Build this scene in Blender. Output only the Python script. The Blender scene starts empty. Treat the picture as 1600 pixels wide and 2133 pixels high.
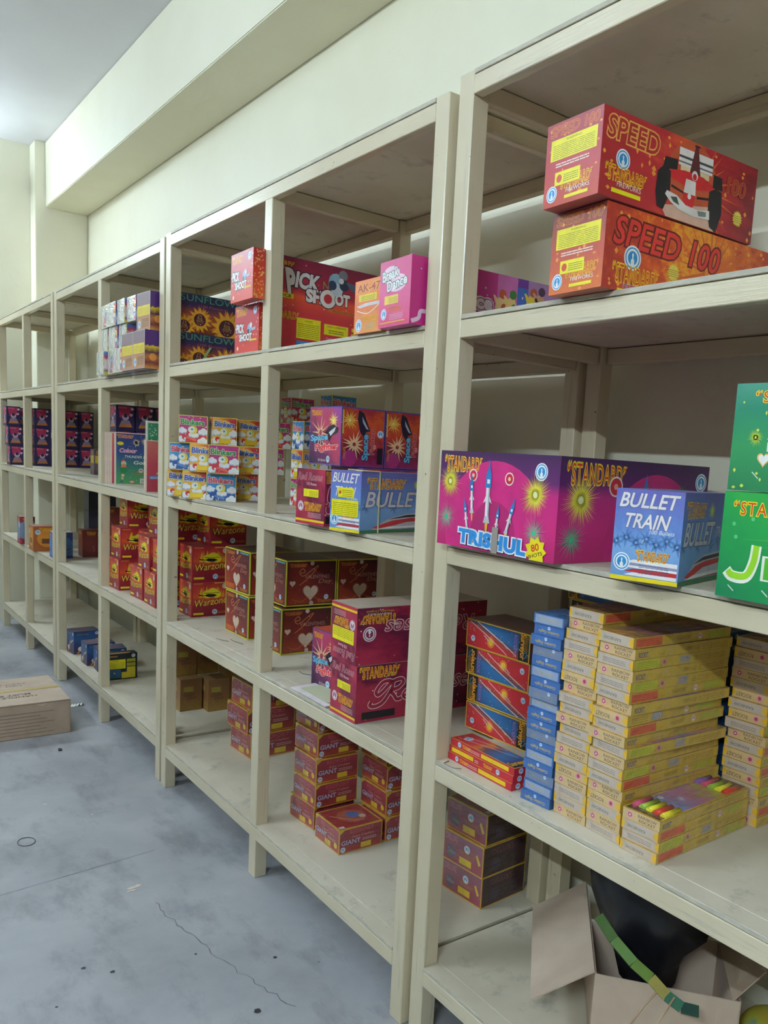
import bpy, bmesh, math, random
from mathutils import Vector, Matrix
random.seed(11)
sc = bpy.context.scene
COL = sc.collection

# ------------------------------------------------------------------ camera
W_, F_, CX, CY = 1600.0, 1730.7193, 1000.6263, 1203.1802
fwd = Vector((0.62933348, 0.76499922, -0.13680484))
rgt = Vector((0.77620171, -0.62738768, 0.06241471))
upv = Vector((0.03808246, 0.14546782, 0.98862978))
cd = bpy.data.cameras.new('camera'); cam = bpy.data.objects.new('camera', cd); COL.objects.link(cam)
cd.sensor_fit = 'HORIZONTAL'; cd.sensor_width = 36.0; cd.lens = F_ / W_ * 36.0
cd.shift_x = -(CX - 800.0) / W_; cd.shift_y = (CY - 1066.5) / W_
cd.clip_start = 0.02; cd.clip_end = 60
M = Matrix.Identity(4)
for i in range(3):
    M[i][0] = rgt[i]; M[i][1] = upv[i]; M[i][2] = -fwd[i]
M[0][3], M[1][3], M[2][3] = -1.0799, 0.0, 1.3666
cam.matrix_world = M
sc.camera = cam
# ------------------------------------------------------------------ world, exposure, lamp strengths
sc.view_settings.view_transform = 'Standard'; sc.view_settings.look = 'None'
sc.view_settings.gamma = 1.0; sc.view_settings.use_curve_mapping = False
sc.view_settings.exposure = 0.0
w = bpy.data.worlds.new('world'); sc.world = w; w.use_nodes = True
w.node_tree.nodes['Background'].inputs[0].default_value = (0.5, 0.58, 0.7, 1)
w.node_tree.nodes['Background'].inputs[1].default_value = 0.02
# centre x, y, z, length, rotation about z, strength   (fluorescent tubes of the room)
TUBES = [(-2.62, -0.60, 2.62, 1.2, math.pi/2, 560.0, 'white tube light on the wall across the aisle, nearer the camera'),
         (-2.62, 3.0, 3.02, 1.2, math.pi/2, 430.0, 'white tube light on the wall across the aisle, farther from the camera'),
         (-0.95, 6.80, 3.08, 1.2, 0.0, 330.0, 'white tube light high on the far wall left of the beam')]
TUBE_COL = (0.70, 0.87, 1.0)

# ------------------------------------------------------------------ levels
ZA = [2.1591, 1.6738, 1.1893, 0.6902, 0.1782]
ZB = [2.13, 1.6585, 1.1739, 0.6788, 0.1781]
ZC = [2.1263, 1.6450, 1.1606, 0.6746, 0.1795]
ZD = [2.1304, 1.6440, 1.1590, 0.6730, 0.1740]
BT, RH, PW, PD, DEP = 0.0090, 0.0370, 0.0485, 0.0417, 0.4817
XW, YF, ZCL = 0.58, 6.69, 3.36

# ------------------------------------------------------------------ helpers: materials
def lin(c):
    if isinstance(c, str):
        c = c.lstrip('#'); c = [int(c[i:i+2], 16) / 255 for i in (0, 2, 4)]
    return tuple((v / 12.92 if v <= 0.04045 else ((v + 0.055) / 1.055) ** 2.4) for v in c) + (1.0,)

class NT:
    def __init__(s, name):
        s.m = bpy.data.materials.new(name); s.m.use_nodes = True
        s.t = s.m.node_tree; s.n = s.t.nodes; s.l = s.t.links
        s.b = s.n['Principled BSDF']
    def new(s, typ, **kw):
        nd = s.n.new(typ)
        for k, v in kw.items():
            if k.startswith('i_'):
                key = k[2:]
                key = int(key) if key.isdigit() else key.replace('_', ' ')
                nd.inputs[key].default_value = v
            else: setattr(nd, k, v)
        return nd
    def link(s, a, b): s.l.new(a, b)
    def coords(s, kind='Object', scale=(1, 1, 1)):
        tc = s.new('ShaderNodeTexCoord'); mp = s.new('ShaderNodeMapping'); mp.inputs['Scale'].default_value = scale
        s.link(tc.outputs[kind], mp.inputs['Vector']); return mp.outputs['Vector']
    def noise(s, vec, scale, detail=3.0, rough=0.55):
        nz = s.new('ShaderNodeTexNoise'); nz.inputs['Scale'].default_value = scale
        nz.inputs['Detail'].default_value = detail; nz.inputs['Roughness'].default_value = rough
        s.link(vec, nz.inputs['Vector']); return nz.outputs['Fac']
    def ramp(s, fac, stops):
        r = s.new('ShaderNodeValToRGB'); e = r.color_ramp.elements
        while len(e) < len(stops): e.new(0.5)
        for el, (p, c) in zip(e, stops): el.position = p; el.color = c if len(c) == 4 else tuple(c) + (1,)
        s.link(fac, r.inputs['Fac']); return r.outputs['Color']
    def mix(s, fac, a, b, mode='MIX'):
        mx = s.new('ShaderNodeMix', data_type='RGBA', blend_type=mode)
        for sock, v in ((mx.inputs[0], fac), (mx.inputs[6], a), (mx.inputs[7], b)):
            if hasattr(v, 'links'): s.link(v, sock)
            else: sock.default_value = v
        return mx.outputs[2]
    def bump(s, fac, strength=0.2, dist=0.002):
        bp = s.new('ShaderNodeBump'); bp.inputs['Strength'].default_value = strength; bp.inputs['Distance'].default_value = dist
        s.link(fac, bp.inputs['Height']); s.link(bp.outputs['Normal'], s.b.inputs['Normal']); return bp

def gray(v): return (v, v, v, 1)

def mat_paint(name='cream_gloss_paint', st=(26, 26, 1.6)):
    k = NT(name); v = k.coords('Object')
    base = k.ramp(k.noise(v, 3.0, 4), [(0.3, lin('#cbbd9c')), (0.7, lin('#d8cbac'))])
    vs = k.coords('Object', st)
    streak = k.ramp(k.noise(vs, 2.2, 5, 0.7), [(0.58, gray(0)), (0.76, gray(0.7))])
    c1 = k.mix(streak, base, lin('#8f8f80'))
    chips = k.ramp(k.noise(v, 38.0, 4, 0.75), [(0.685, gray(0)), (0.71, gray(1))])
    c2 = k.mix(chips, c1, lin('#5d5c52'))
    k.link(c2, k.b.inputs['Base Color']); k.b.inputs['Roughness'].default_value = 0.36
    k.b.inputs['Coat Weight'].default_value = 0.35; k.b.inputs['Coat Roughness'].default_value = 0.22
    k.bump(k.noise(vs, 6.0, 4), 0.25, 0.0015)
    return k.m
def mat_board():
    k = NT('dusty_shelf_board'); v = k.coords('Object')
    base = k.ramp(k.noise(v, 2.2, 5, 0.6), [(0.32, lin('#bfb49c')), (0.6, lin('#d6ccb6'))])
    st = k.ramp(k.noise(v, 9.0, 5, 0.7), [(0.57, gray(0)), (0.74, gray(0.7))])
    c = k.mix(st, base, lin('#8d8a7a'))
    chips = k.ramp(k.noise(v, 60.0, 3, 0.8), [(0.72, gray(0)), (0.74, gray(1))])
    c = k.mix(chips, c, lin('#6b675b'))
    tc = k.new('ShaderNodeTexCoord'); sp = k.new('ShaderNodeSeparateXYZ'); k.link(tc.outputs['Object'], sp.inputs[0])
    nz = k.noise(k.coords('Object', (40, 9, 40)), 2.0, 5, 0.7); ad = k.new('ShaderNodeMath', operation='MULTIPLY_ADD'); k.link(nz, ad.inputs[0]); ad.inputs[1].default_value = -.016; k.link(sp.outputs['X'], ad.inputs[2])
    mr = k.new('ShaderNodeMapRange'); k.link(ad.outputs[0], mr.inputs['Value']); mr.inputs['From Min'].default_value = -.0095; mr.inputs['From Max'].default_value = -.006; mr.inputs['To Min'].default_value = .5; mr.inputs['To Max'].default_value = 0
    c = k.mix(mr.outputs['Result'], c, lin('#8f8b7f'))
    k.link(c, k.b.inputs['Base Color']); k.b.inputs['Roughness'].default_value = 0.55
    k.bump(k.noise(v, 40, 3), 0.15, 0.001)
    return k.m
def mat_wall(name, a, b, bs=0.3):
    k = NT(name); v = k.coords('Object')
    c = k.ramp(k.noise(v, 1.3, 6, 0.6), [(0.3, lin(a)), (0.7, lin(b))])
    sp = k.ramp(k.noise(v, 7.0, 6, 0.75), [(0.66, gray(0)), (0.80, gray(0.35))])
    c = k.mix(sp, c, lin('#a9ab92'))
    k.link(c, k.b.inputs['Base Color']); k.b.inputs['Roughness'].default_value = 0.6
    k.bump(k.noise(v, 5, 6, 0.6), bs, 0.012)
    return k.m
def mat_floor():
    k = NT('worn_grey_concrete'); v = k.coords('Object')
    c = k.ramp(k.noise(v, 1.6, 8, 0.62), [(0.28, lin('#8a8a8c')), (0.5, lin('#a2a2a4')), (0.72, lin('#b4b4b5'))])
    vs = k.coords('Object', (1.0, 0.45, 1.0))
    d = k.ramp(k.noise(vs, 5.5, 7, 0.68), [(0.50, gray(0)), (0.72, gray(0.75))])
    c = k.mix(d, c, lin('#6e6e70'))
    f = k.ramp(k.noise(v, 26.0, 4, 0.8), [(0.70, gray(0)), (0.76, gray(0.6))])
    c = k.mix(f, c, lin('#c6c9c8'))
    g = k.ramp(k.noise(v, 17.0, 3, 0.7), [(0.72, gray(0)), (0.76, gray(0.8))])
    c = k.mix(g, c, lin('#4e5257'))
    k.link(c, k.b.inputs['Base Color'])
    r = k.ramp(k.noise(v, 3.0, 4), [(0.3, gray(0.42)), (0.7, gray(0.62))])
    k.link(r, k.b.inputs['Roughness']); k.bump(k.noise(v, 12, 8, 0.7), 0.22, 0.004)
    return k.m
def mat_kraft(name='kraft_cardboard', a='#9a8f84', b='#aca094'):
    k = NT(name); v = k.coords('Object')
    c = k.ramp(k.noise(v, 9, 5), [(0.3, lin(a)), (0.7, lin(b))])
    k.link(c, k.b.inputs['Base Color']); k.b.inputs['Roughness'].default_value = 0.8
    wv = k.new('ShaderNodeTexWave'); wv.inputs['Scale'].default_value = 60; k.link(v, wv.inputs['Vector'])
    k.bump(wv.outputs['Fac'], 0.06, 0.001)
    return k.m
def mat_emit(name, col, st):
    m = bpy.data.materials.new(name); m.use_nodes = True; n = m.node_tree.nodes; n.clear()
    e = n.new('ShaderNodeEmission'); e.inputs[0].default_value = tuple(col) + (1,); e.inputs[1].default_value = st
    o = n.new('ShaderNodeOutputMaterial'); m.node_tree.links.new(e.outputs[0], o.inputs[0]); return m

def warm(c):
    r, g, b, _ = lin(c); return (min(r * 1.2, .9), min(g * 1.05, .9), min(b * .95, .9), 1)
INK = {}
def ink(c, film=False):
    """a flat printed colour (film: the same under crinkled clear wrapping)"""
    key = (c, film)
    if key in INK: return INK[key]
    k = NT('ink_' + c.strip('#') + ('_wrapped' if film else ''))
    v = k.coords('Object')
    L = warm(c); D = tuple(x * 0.86 for x in L[:3]) + (1,)
    k.link(k.ramp(k.noise(v, 30, 2), [(0.3, D), (0.65, L)]), k.b.inputs['Base Color'])
    k.b.inputs['Roughness'].default_value = 0.42
    if film: wrap(k)
    INK[key] = k.m; return k.m
def wrap(k):
    k.b.inputs['Coat Weight'].default_value = 1.0; k.b.inputs['Coat Roughness'].default_value = 0.13
    v = k.coords('Object', (1, 1, 2.2))
    bp = k.new('ShaderNodeBump'); bp.inputs['Strength'].default_value = 1.0; bp.inputs['Distance'].default_value = 0.012
    k.link(k.noise(v, 24, 2.5, 0.6), bp.inputs['Height']); k.link(bp.outputs['Normal'], k.b.inputs['Coat Normal'])
GR = {}
def grad(name, stops, axis='v', nscale=6.0, namt=0.25, film=False, stretch=(1, 1, 1), rough=0.4):
    """printed artwork ground: a colour ramp over the face (u, v or radial) broken up by noise"""
    if name in GR: return GR[name]
    k = NT('print_' + name); tc = k.new('ShaderNodeTexCoord'); sp = k.new('ShaderNodeSeparateXYZ'); k.link(tc.outputs['UV'], sp.inputs[0])
    mp = k.new('ShaderNodeMapping'); mp.inputs['Scale'].default_value = stretch; k.link(tc.outputs['UV'], mp.inputs['Vector'])
    nz = k.noise(mp.outputs['Vector'], nscale, 5, 0.65)
    if axis == 'r':
        d = k.new('ShaderNodeVectorMath', operation='DISTANCE'); k.link(tc.outputs['UV'], d.inputs[0]); d.inputs[1].default_value = (0.5, 0.4, 0); src = d.outputs['Value']
    elif axis == 'd':
        a = k.new('ShaderNodeMath', operation='ADD'); k.link(sp.outputs['X'], a.inputs[0]); k.link(sp.outputs['Y'], a.inputs[1])
        h = k.new('ShaderNodeMath', operation='MULTIPLY'); k.link(a.outputs[0], h.inputs[0]); h.inputs[1].default_value = 0.5; src = h.outputs[0]
    else: src = sp.outputs['X' if axis == 'u' else 'Y']
    s1 = k.new('ShaderNodeMath', operation='SUBTRACT'); k.link(nz, s1.inputs[0]); s1.inputs[1].default_value = 0.5
    m1 = k.new('ShaderNodeMath', operation='MULTIPLY_ADD'); k.link(s1.outputs[0], m1.inputs[0]); m1.inputs[1].default_value = namt * 4; k.link(src, m1.inputs[2])
    c = k.ramp(m1.outputs[0], [(p, warm(q)) for p, q in stops])
    k.link(c, k.b.inputs['Base Color']); k.b.inputs['Roughness'].default_value = rough
    if film: wrap(k)
    GR[name] = k.m; return k.m

PAINT, BOARD = mat_paint(), mat_board()
PAINT_R = mat_paint('cream_gloss_paint_on_rails', (26, 1.4, 30)); PAINT_X = mat_paint('cream_gloss_paint_on_cross_rails', (1.6, 26, 26))
KRAFT = mat_kraft('kraft_cardboard', '#a8907a', '#bba48c'); KRAFT2 = mat_kraft('pale_kraft_cardboard', '#b8a28e', '#cab59f')

# ------------------------------------------------------------------ helpers: meshes and objects
def link(name, me, parent=None, loc=None, mats=None, kind=None):
    o = bpy.data.objects.new(name, me); COL.objects.link(o)
    if mats:
        for m in mats: me.materials.append(m)
    if parent: o.parent = parent
    if loc is not None: o.location = loc
    if kind: o['kind'] = kind
    return o
def mesh(name, bm):
    me = bpy.data.meshes.new(name); bm.normal_update(); bm.to_mesh(me); bm.free(); return me
def bx(bm, a, b, mi=0):
    x0, y0, z0 = a; x1, y1, z1 = b
    v = [bm.verts.new(p) for p in ((x0, y0, z0), (x1, y0, z0), (x1, y1, z0), (x0, y1, z0), (x0, y0, z1), (x1, y0, z1), (x1, y1, z1), (x0, y1, z1))]
    fs = []
    for q in ((3, 2, 1, 0), (4, 5, 6, 7), (0, 1, 5, 4), (1, 2, 6, 5), (2, 3, 7, 6), (3, 0, 4, 7)):
        f = bm.faces.new([v[i] for i in q]); f.material_index = mi; fs.append(f)
    return fs
def bevel(bm, amt, seg=1):
    bmesh.ops.bevel(bm, geom=bm.edges[:], offset=amt, segments=seg, affect='EDGES', clamp_overlap=True)
def tube(bm, pts, r, n=8, mi=0):
    pts = [Vector(p) for p in pts]; rings = []
    for i, p in enumerate(pts):
        t = (pts[min(i + 1, len(pts) - 1)] - pts[max(i - 1, 0)]).normalized()
        a = t.cross(Vector((0, 0, 1))); a = a.normalized() if a.length > 1e-4 else Vector((1, 0, 0)); b = t.cross(a).normalized()
        rings.append([bm.verts.new(p + (a * math.cos(j * 2 * math.pi / n) + b * math.sin(j * 2 * math.pi / n)) * r) for j in range(n)])
    for A, B in zip(rings, rings[1:]):
        for j in range(n):
            f = bm.faces.new((A[j], A[(j + 1) % n], B[(j + 1) % n], B[j])); f.smooth = True; f.material_index = mi
    bm.faces.new(rings[0][::-1]).material_index = mi; bm.faces.new(rings[-1]).material_index = mi
def sheet(bm, pts, th, mi=0):
    """a thin solid panel: polygon given a real thickness"""
    pts = [Vector(p) for p in pts]; n = (pts[1] - pts[0]).cross(pts[2] - pts[0]).normalized() * th
    a = [bm.verts.new(p) for p in pts]; b = [bm.verts.new(p + n) for p in pts]
    bm.faces.new(a[::-1]).material_index = mi; bm.faces.new(b).material_index = mi
    for i in range(len(pts)):
        j = (i + 1) % len(pts); bm.faces.new((a[i], a[j], b[j], b[i])).material_index = mi
def info(o, label, cat, group=None, kind=None):
    o['label'] = label; o['category'] = cat
    if group: o['group'] = group
    if kind: o['kind'] = kind
    return o
ORD = ['topmost', 'second from the top', 'third from the top', 'fourth from the top', 'fifth from the top', 'sixth from the top', 'seventh from the top', 'eighth from the top', 'ninth from the top', 'tenth from the top', 'eleventh from the top', 'twelfth from the top', 'thirteenth from the top', 'fourteenth from the top', 'fifteenth from the top', 'sixteenth from the top', 'seventeenth from the top', 'eighteenth from the top', 'nineteenth from the top', 'twentieth from the top']

# ------------------------------------------------------------------ room shell
def room():
    wallm = mat_wall('pale_yellow_distemper', '#e3ddc4', '#eae6d0', 0.35); ceilm = mat_wall('white_ceiling_paint', '#d6d4da', '#dfdee2', 0.1)
    X0, Y0 = -2.7, -2.6
    def st(name, a, b, m):
        bm = bmesh.new(); bx(bm, a, b); return link(name, mesh(name, bm), None, None, [m], 'structure')
    fl = st('floor', (X0 - .1, Y0 - .1, -0.1), (XW + .1, YF + .3, 0), mat_floor())
    st('ceiling', (X0 - .1, Y0 - .1, ZCL), (XW + .1, YF + .3, ZCL + .1), ceilm)
    st('wall_right', (XW, Y0, 0), (XW + .1, YF + .2, ZCL), wallm)
    st('wall_back', (X0, YF + .165, 0), (XW, YF + .265, ZCL), wallm)
    dim = mat_wall('bounce_cutting_brown_grey', '#8a8276', '#968e80', 0.3)  # unseen walls, toned dark to cut the light bounced into the shelves
    st('wall_left', (X0 - .1, Y0, 0), (X0, YF + .2, ZCL), dim)
    st('wall_front', (X0, Y0 - .1, 0), (XW, Y0, ZCL), dim)
    bm = bmesh.new(); bx(bm, (0.243, YF, 0), (XW, YF + .165, ZCL)); bevel(bm, .004, 2)
    link('wall_pier', mesh('pier', bm), None, None, [wallm], 'structure')
    bm = bmesh.new(); bx(bm, (0.308, Y0, 2.935), (XW, YF, ZCL)); bevel(bm, .004, 2)
    link('ceiling_beam', mesh('beam', bm), None, None, [wallm], 'structure')
    # crack, saw line and paint marks: pieces of the floor
    dark = ink('#5c6066'); bm = bmesh.new()
    pts = [(-0.304, 2.378), (-0.301, 2.297), (-0.29, 2.229), (-0.271, 2.142), (-0.263, 2.043), (-0.235, 1.922), (-0.205, 1.806), (-0.172, 1.694)]
    fine = []
    for (a, b) in zip(pts, pts[1:]):
        for t in range(5):
            s = t / 5; fine.append((a[0] + (b[0] - a[0]) * s + random.uniform(-.006, .006), a[1] + (b[1] - a[1]) * s + random.uniform(-.004, .004)))
    for i, (a, b) in enumerate(zip(fine, fine[1:])):
        wd = 0.0006 + 0.0007 * random.random(); d = Vector((b[0] - a[0], b[1] - a[1])).normalized(); n = Vector((-d.y, d.x)) * wd
        bm.faces.new([bm.verts.new((p[0] + s * n.x, p[1] + s * n.y, 0.0006)) for p, s in ((a, -1), (b, -1), (b, 1), (a, 1))])
    link('crack', mesh('crack', bm), fl, None, [dark], 'structure')
    bm = bmesh.new(); a, b = Vector((-1.6, 2.55)), Vector((-0.20, 2.711)); d = (b - a).normalized(); n = Vector((-d.y, d.x)) * .0014
    bm.faces.new([bm.verts.new((q.x, q.y, 0.0005)) for q in (a - n, b - n, b + n, a + n)])
    link('saw_line', mesh('saw', bm), fl, None, [ink('#6a6f74')], 'structure')
    bm = bmesh.new()
    for (x, y, r) in ((-0.559, 2.156, .0065), (-0.502, 2.10, .0065), (-0.30, 2.06, .004), (-0.26, 1.75, .009), (-0.13, 1.93, .006), (-0.65, 2.03, .004)):
        vs = [bm.verts.new((x + r * math.cos(t) * random.uniform(.7, 1.2), y + r * math.sin(t) * random.uniform(.7, 1.2), .0007)) for t in [k * math.pi / 5 for k in range(10)]]
        bm.faces.new(vs)
    link('tar_spots', mesh('spots', bm), fl, None, [ink('#2d2f36')], 'structure')
    bm = bmesh.new()
    for (x, y, r) in ((-0.33, 2.50, .02), (-0.34, 2.485, .012), (-0.60, 3.4, .008), (-0.42, 3.28, .006), (-0.3, 3.1, .005)):
        vs = [bm.verts.new((x + r * 1.4 * math.cos(t) * random.uniform(.4, 1.2), y + r * .6 * math.sin(t) * random.uniform(.4, 1.3), .0007)) for t in [k * math.pi / 6 for k in range(12)]]
        bm.faces.new(vs)
    link('paint_flecks', mesh('flecks', bm), fl, None, [ink('#c9c7bd')], 'structure')
room()

def tube_light(x, y, z, L, rz, st, label):
    r = bpy.data.objects.new('tube_light', None); COL.objects.link(r); r.location = (x, y, z); r.rotation_euler = (0, 0, rz)
    info(r, label, 'lamp', 'tube lights of the room')
    bm = bmesh.new(); bx(bm, (-L / 2 - .03, 0.028, -.03), (L / 2 + .03, 0.079 if rz else 0.054, .03)); bevel(bm, .004)
    link('fitting', mesh('fit', bm), r, None, [ink('#e8e8e4')])
    bm = bmesh.new()
    for s in (-1, 1): bx(bm, (s * (L / 2 + .02) - .012, -.016, -.02), (s * (L / 2 + .02) + .012, .03, .02))
    link('lamp_holders', mesh('hold', bm), r, None, [ink('#e8e8e4')])
    bm = bmesh.new(); tube(bm, [(-L / 2, 0, 0), (L / 2, 0, 0)], .0145, 12)
    link('tube', mesh('tube', bm), r, None, [mat_emit('tube_glow', TUBE_COL, st)])
for t in TUBES: tube_light(*t)

# ------------------------------------------------------------------ racks
def rack(y0, y1, xo, Z, mids, label, back=.012):
    """y0 / y1: near faces of the near and far end posts"""
    r = bpy.data.objects.new('storage_rack', None); COL.objects.link(r); r.location = (xo, y0, 0)
    info(r, label, 'rack', 'cream painted wooden racks along the wall')
    ye = y1 - y0; g = .0012
    def part(n, boxes, m, bv=.0015):
        bm = bmesh.new()
        for a, b in boxes:
            q = bmesh.new(); bx(q, a, b); bevel(q, bv); t = bpy.data.meshes.new('t'); q.to_mesh(t); q.free(); bm.from_mesh(t); bpy.data.meshes.remove(t)
        return link(n, mesh(n, bm), r, None, [m])
    ys = [0.0] + [m - y0 for m in mids] + [ye]
    for i, y in enumerate(ys):
        part('post', [((0 if i in (0, len(ys) - 1) else .0006, y, 0), (PD, y + PW, Z[0] - (0 if i in (0, len(ys) - 1) else .012)))], PAINT, .002)
        part('post', [((DEP - PD, y, 0), (DEP, y + PW, Z[0] - .012))], PAINT, .002)
    for k, z in enumerate(Z):
        part('shelf_board', [((-.0008, PW + g, z - BT), (PD + .001, ye - g, z)), ((PD + .0015, .001, z - BT), (DEP - PD - .001, ye + PW - .001, z)), ((DEP - PD - .0005, PW + g, z - BT), (DEP + back, ye - g, z))], BOARD, .0008)
        zt = z - BT - .0019
        part('front_rail', [((-.0002, PW + g, zt - RH), (.024, ye - g, zt))], PAINT_R)
        part('back_rail', [((DEP - .024, PW + g, zt - RH), (DEP, ye - g, zt))], PAINT_R)
        for i, y in enumerate(ys):
            part('cross_rail', [((PD + .001, y + .008, zt - RH), (DEP - PD - .001, y + .03, zt))], PAINT_X)
    return r
rack(-0.447, 1.4527, 0.0162, ZA, [0.40], 'cream wooden rack at the right, nearest the camera, holding tall yellow packs', .078)
rack(1.5126, 3.2131, 0.0, ZB, [2.3596], 'cream wooden rack in the middle, second from the camera')
rack(3.2946, 4.9963, 0.0036, ZC, [4.147], 'cream wooden rack third from the camera, with a red and yellow box pile')
rack(5.075, 6.6301, 0.0025, ZD, [5.8382], 'cream wooden rack at the far left end against the far wall')

# ------------------------------------------------------------------ printed artwork
GL = {}
def glyphs(s, off=0.0, sp=1.0):
    key = (s, off, sp)
    if key in GL: return GL[key]
    cu = bpy.data.curves.new('t', 'FONT'); cu.body = s; cu.offset = off; cu.resolution_u = 3; cu.fill_mode = 'FRONT'; cu.space_character = sp
    o = bpy.data.objects.new('t', cu); me = o.to_mesh()
    vs = [(v.co.x, v.co.y) for v in me.vertices]; fs = [tuple(p.vertices) for p in me.polygons]
    o.to_mesh_clear(); bpy.data.objects.remove(o); bpy.data.curves.remove(cu)
    GL[key] = (vs, fs); return GL[key]

class Art:
    def __init__(s, w, h, film=False):
        s.w, s.h, s.film = w, h, film; s.v = []; s.f = []; s.mi = []; s.m = []; s.z = 0.0003
    def mat(s, c):
        m = ink(c, s.film) if isinstance(c, str) else c
        if m not in s.m: s.m.append(m)
        return s.m.index(m)
    def step(s): s.z += 0.00003
    def poly(s, pts, c, step=True):
        if step: s.step()
        k = len(s.v); s.v += [(x, y, s.z) for x, y in pts]; s.f.append(tuple(range(k, k + len(pts)))); s.mi.append(s.mat(c))
    def rect(s, x0, y0, x1, y1, c): s.poly([(x0, y0), (x1, y0), (x1, y1), (x0, y1)], c)
    def fill(s, c): s.rect(0, 0, 1, 1, c)
    def frame(s, c, t):
        tx, ty = t / s.w, t / s.h; s.step()
        for q in ((0, 0, 1, ty), (0, 1 - ty, 1, 1), (0, ty, tx, 1 - ty), (1 - tx, ty, 1, 1 - ty)):
            s.poly([(q[0], q[1]), (q[2], q[1]), (q[2], q[3]), (q[0], q[3])], c, False)
    def circ(s, x, y, r, c, n=20, sx=1.0, jag=0.0, ph=0.0):
        """r is a fraction of the face height"""
        k = s.h / s.w
        s.poly([(x + r * sx * k * (1 - (jag if i % 2 else 0)) * math.cos(2 * math.pi * i / n + ph), y + r * (1 - (jag if i % 2 else 0)) * math.sin(2 * math.pi * i / n + ph)) for i in range(n)], c)
    def burst(s, x, y, r, c, n=26, core=None, thin=0.05):
        s.step(); k = s.h / s.w; mi = s.mat(c)
        for i in range(n):
            a = 2 * math.pi * (i + random.uniform(-.3, .3)) / n; R = r * random.uniform(.65, 1.0); r0 = r * .12; t = r * thin
            ca, sa = math.cos(a), math.sin(a)
            pts = [(x + (r0 * ca - t * sa) * k, y + r0 * sa + t * ca), (x + (r0 * ca + t * sa) * k, y + r0 * sa - t * ca), (x + R * ca * k, y + R * sa)]
            q = len(s.v); s.v += [(a_, b_, s.z) for a_, b_ in pts]; s.f.append((q, q + 1, q + 2)); s.mi.append(mi)
        if core: s.circ(x, y, r * .13, core, 10)
    def text(s, t, x, y, w, h, c, out=None, oc='#ffffff', shear=0.0, arch=0.0, rot=0.0, bold=0.0, taper=0.0, sp=1.0, shadow=None):
        """t is fitted into the box x..x+w, y..y+h (fractions of the face)"""
        rv, _ = glyphs(t, bold, sp)
        if not rv: return
        xs = [p[0] for p in rv]; ys = [p[1] for p in rv]; mx, my, X, Y = min(xs), min(ys), max(xs), max(ys)
        for off, cc in ([(bold + out * 1.7, shadow)] if shadow else []) + ([(bold + out, oc)] if out else []) + [(bold, c)]:
            vs, fs = glyphs(t, off, sp); s.step(); k = len(s.v); mi = s.mat(cc)
            for px, py in vs:
                a = (px - mx) / max(X - mx, 1e-6); b = (py - my) / max(Y - my, 1e-6)
                b = b * (1 + taper * (1 - a)) - taper * .5 * (1 - a) if taper else b
                ux = (a - .5) * w * s.w; uy = (b - .5) * h * s.h
                ux += shear * uy; uy += arch * h * s.h * (1 - (2 * a - 1) ** 2)
                if rot: ux, uy = ux * math.cos(rot) - uy * math.sin(rot), ux * math.sin(rot) + uy * math.cos(rot)
                s.v.append((x + w / 2 + ux / s.w, y + h / 2 + uy / s.h, s.z))
            for f in fs: s.f.append(tuple(i + k for i in f)); s.mi.append(mi)
    def stroke(s, pts, wd, c, step=True):
        """polyline of constant width (wd metres); pts in face fractions, smoothed"""
        P = [Vector((a * s.w, b * s.h)) for a, b in pts]; Q = []
        for i in range(len(P) - 1):
            p0, p1, p2, p3 = P[max(i - 1, 0)], P[i], P[i + 1], P[min(i + 2, len(P) - 1)]
            for j in range(5):
                t = j / 5; Q.append(.5 * ((2 * p1) + (p2 - p0) * t + (2 * p0 - 5 * p1 + 4 * p2 - p3) * t * t + (3 * p1 - p0 - 3 * p2 + p3) * t ** 3))
        Q.append(P[-1])
        if step: s.step()
        mi = s.mat(c); L = []
        for i, q in enumerate(Q):
            d = (Q[min(i + 1, len(Q) - 1)] - Q[max(i - 1, 0)]); d = d.normalized() if d.length else Vector((1, 0)); n = Vector((-d.y, d.x)) * wd / 2
            L.append(((q + n), (q - n)))
        k = len(s.v)
        for a, b in L: s.v += [(a.x / s.w, a.y / s.h, s.z), (b.x / s.w, b.y / s.h, s.z)]
        for i in range(len(L) - 1): s.f.append((k + 2 * i, k + 2 * i + 1, k + 2 * i + 3, k + 2 * i + 2)); s.mi.append(mi)
    def lines(s, x0, y0, x1, y1, n, c, gap=.45):
        s.step(); mi = s.mat(c); d = (y1 - y0) / n
        for i in range(n):
            a = x0
            while a < x1 - .01 * (x1 - x0):
                b = min(a + (x1 - x0) * random.uniform(.08, .22), x1); q = len(s.v)
                s.v += [(px, py, s.z) for px, py in ((a, y0 + i * d), (b, y0 + i * d), (b, y0 + (i + gap) * d), (a, y0 + (i + gap) * d))]
                s.f.append((q, q + 1, q + 2, q + 3)); s.mi.append(mi); a = b + (x1 - x0) * .015
    def badge(s, x, y, r, c='#2f8fd0', sx=1.0):
        s.circ(x, y, r, '#eef4f8', 24, sx); s.circ(x, y, r * .86, c, 24, sx); s.circ(x, y, r * .74, '#eef4f8', 24, sx)
        s.circ(x, y, r * .56, c, 20, sx)
        k = s.h / s.w * sx
        s.poly([(x - .16 * r * k, y - .6 * r), (x + .2 * r * k, y - .6 * r), (x + .22 * r * k, y - .2 * r), (x + .07 * r * k, y), (x + .1 * r * k, y + .3 * r), (x, y + .42 * r), (x - .1 * r * k, y + .3 * r), (x - .04 * r * k, y), (x - .2 * r * k, y - .2 * r)], '#eef4f8')
    def standard(s, x, y, w, h, c='#c8381f', oc='#f6cc2a', rot=0.0, out=.045):
        s.text('\u201cSTANDARD\u201d', x, y, w, h, c, .06, oc, rot=rot, taper=.22, bold=-.004, sp=1.16)
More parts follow.
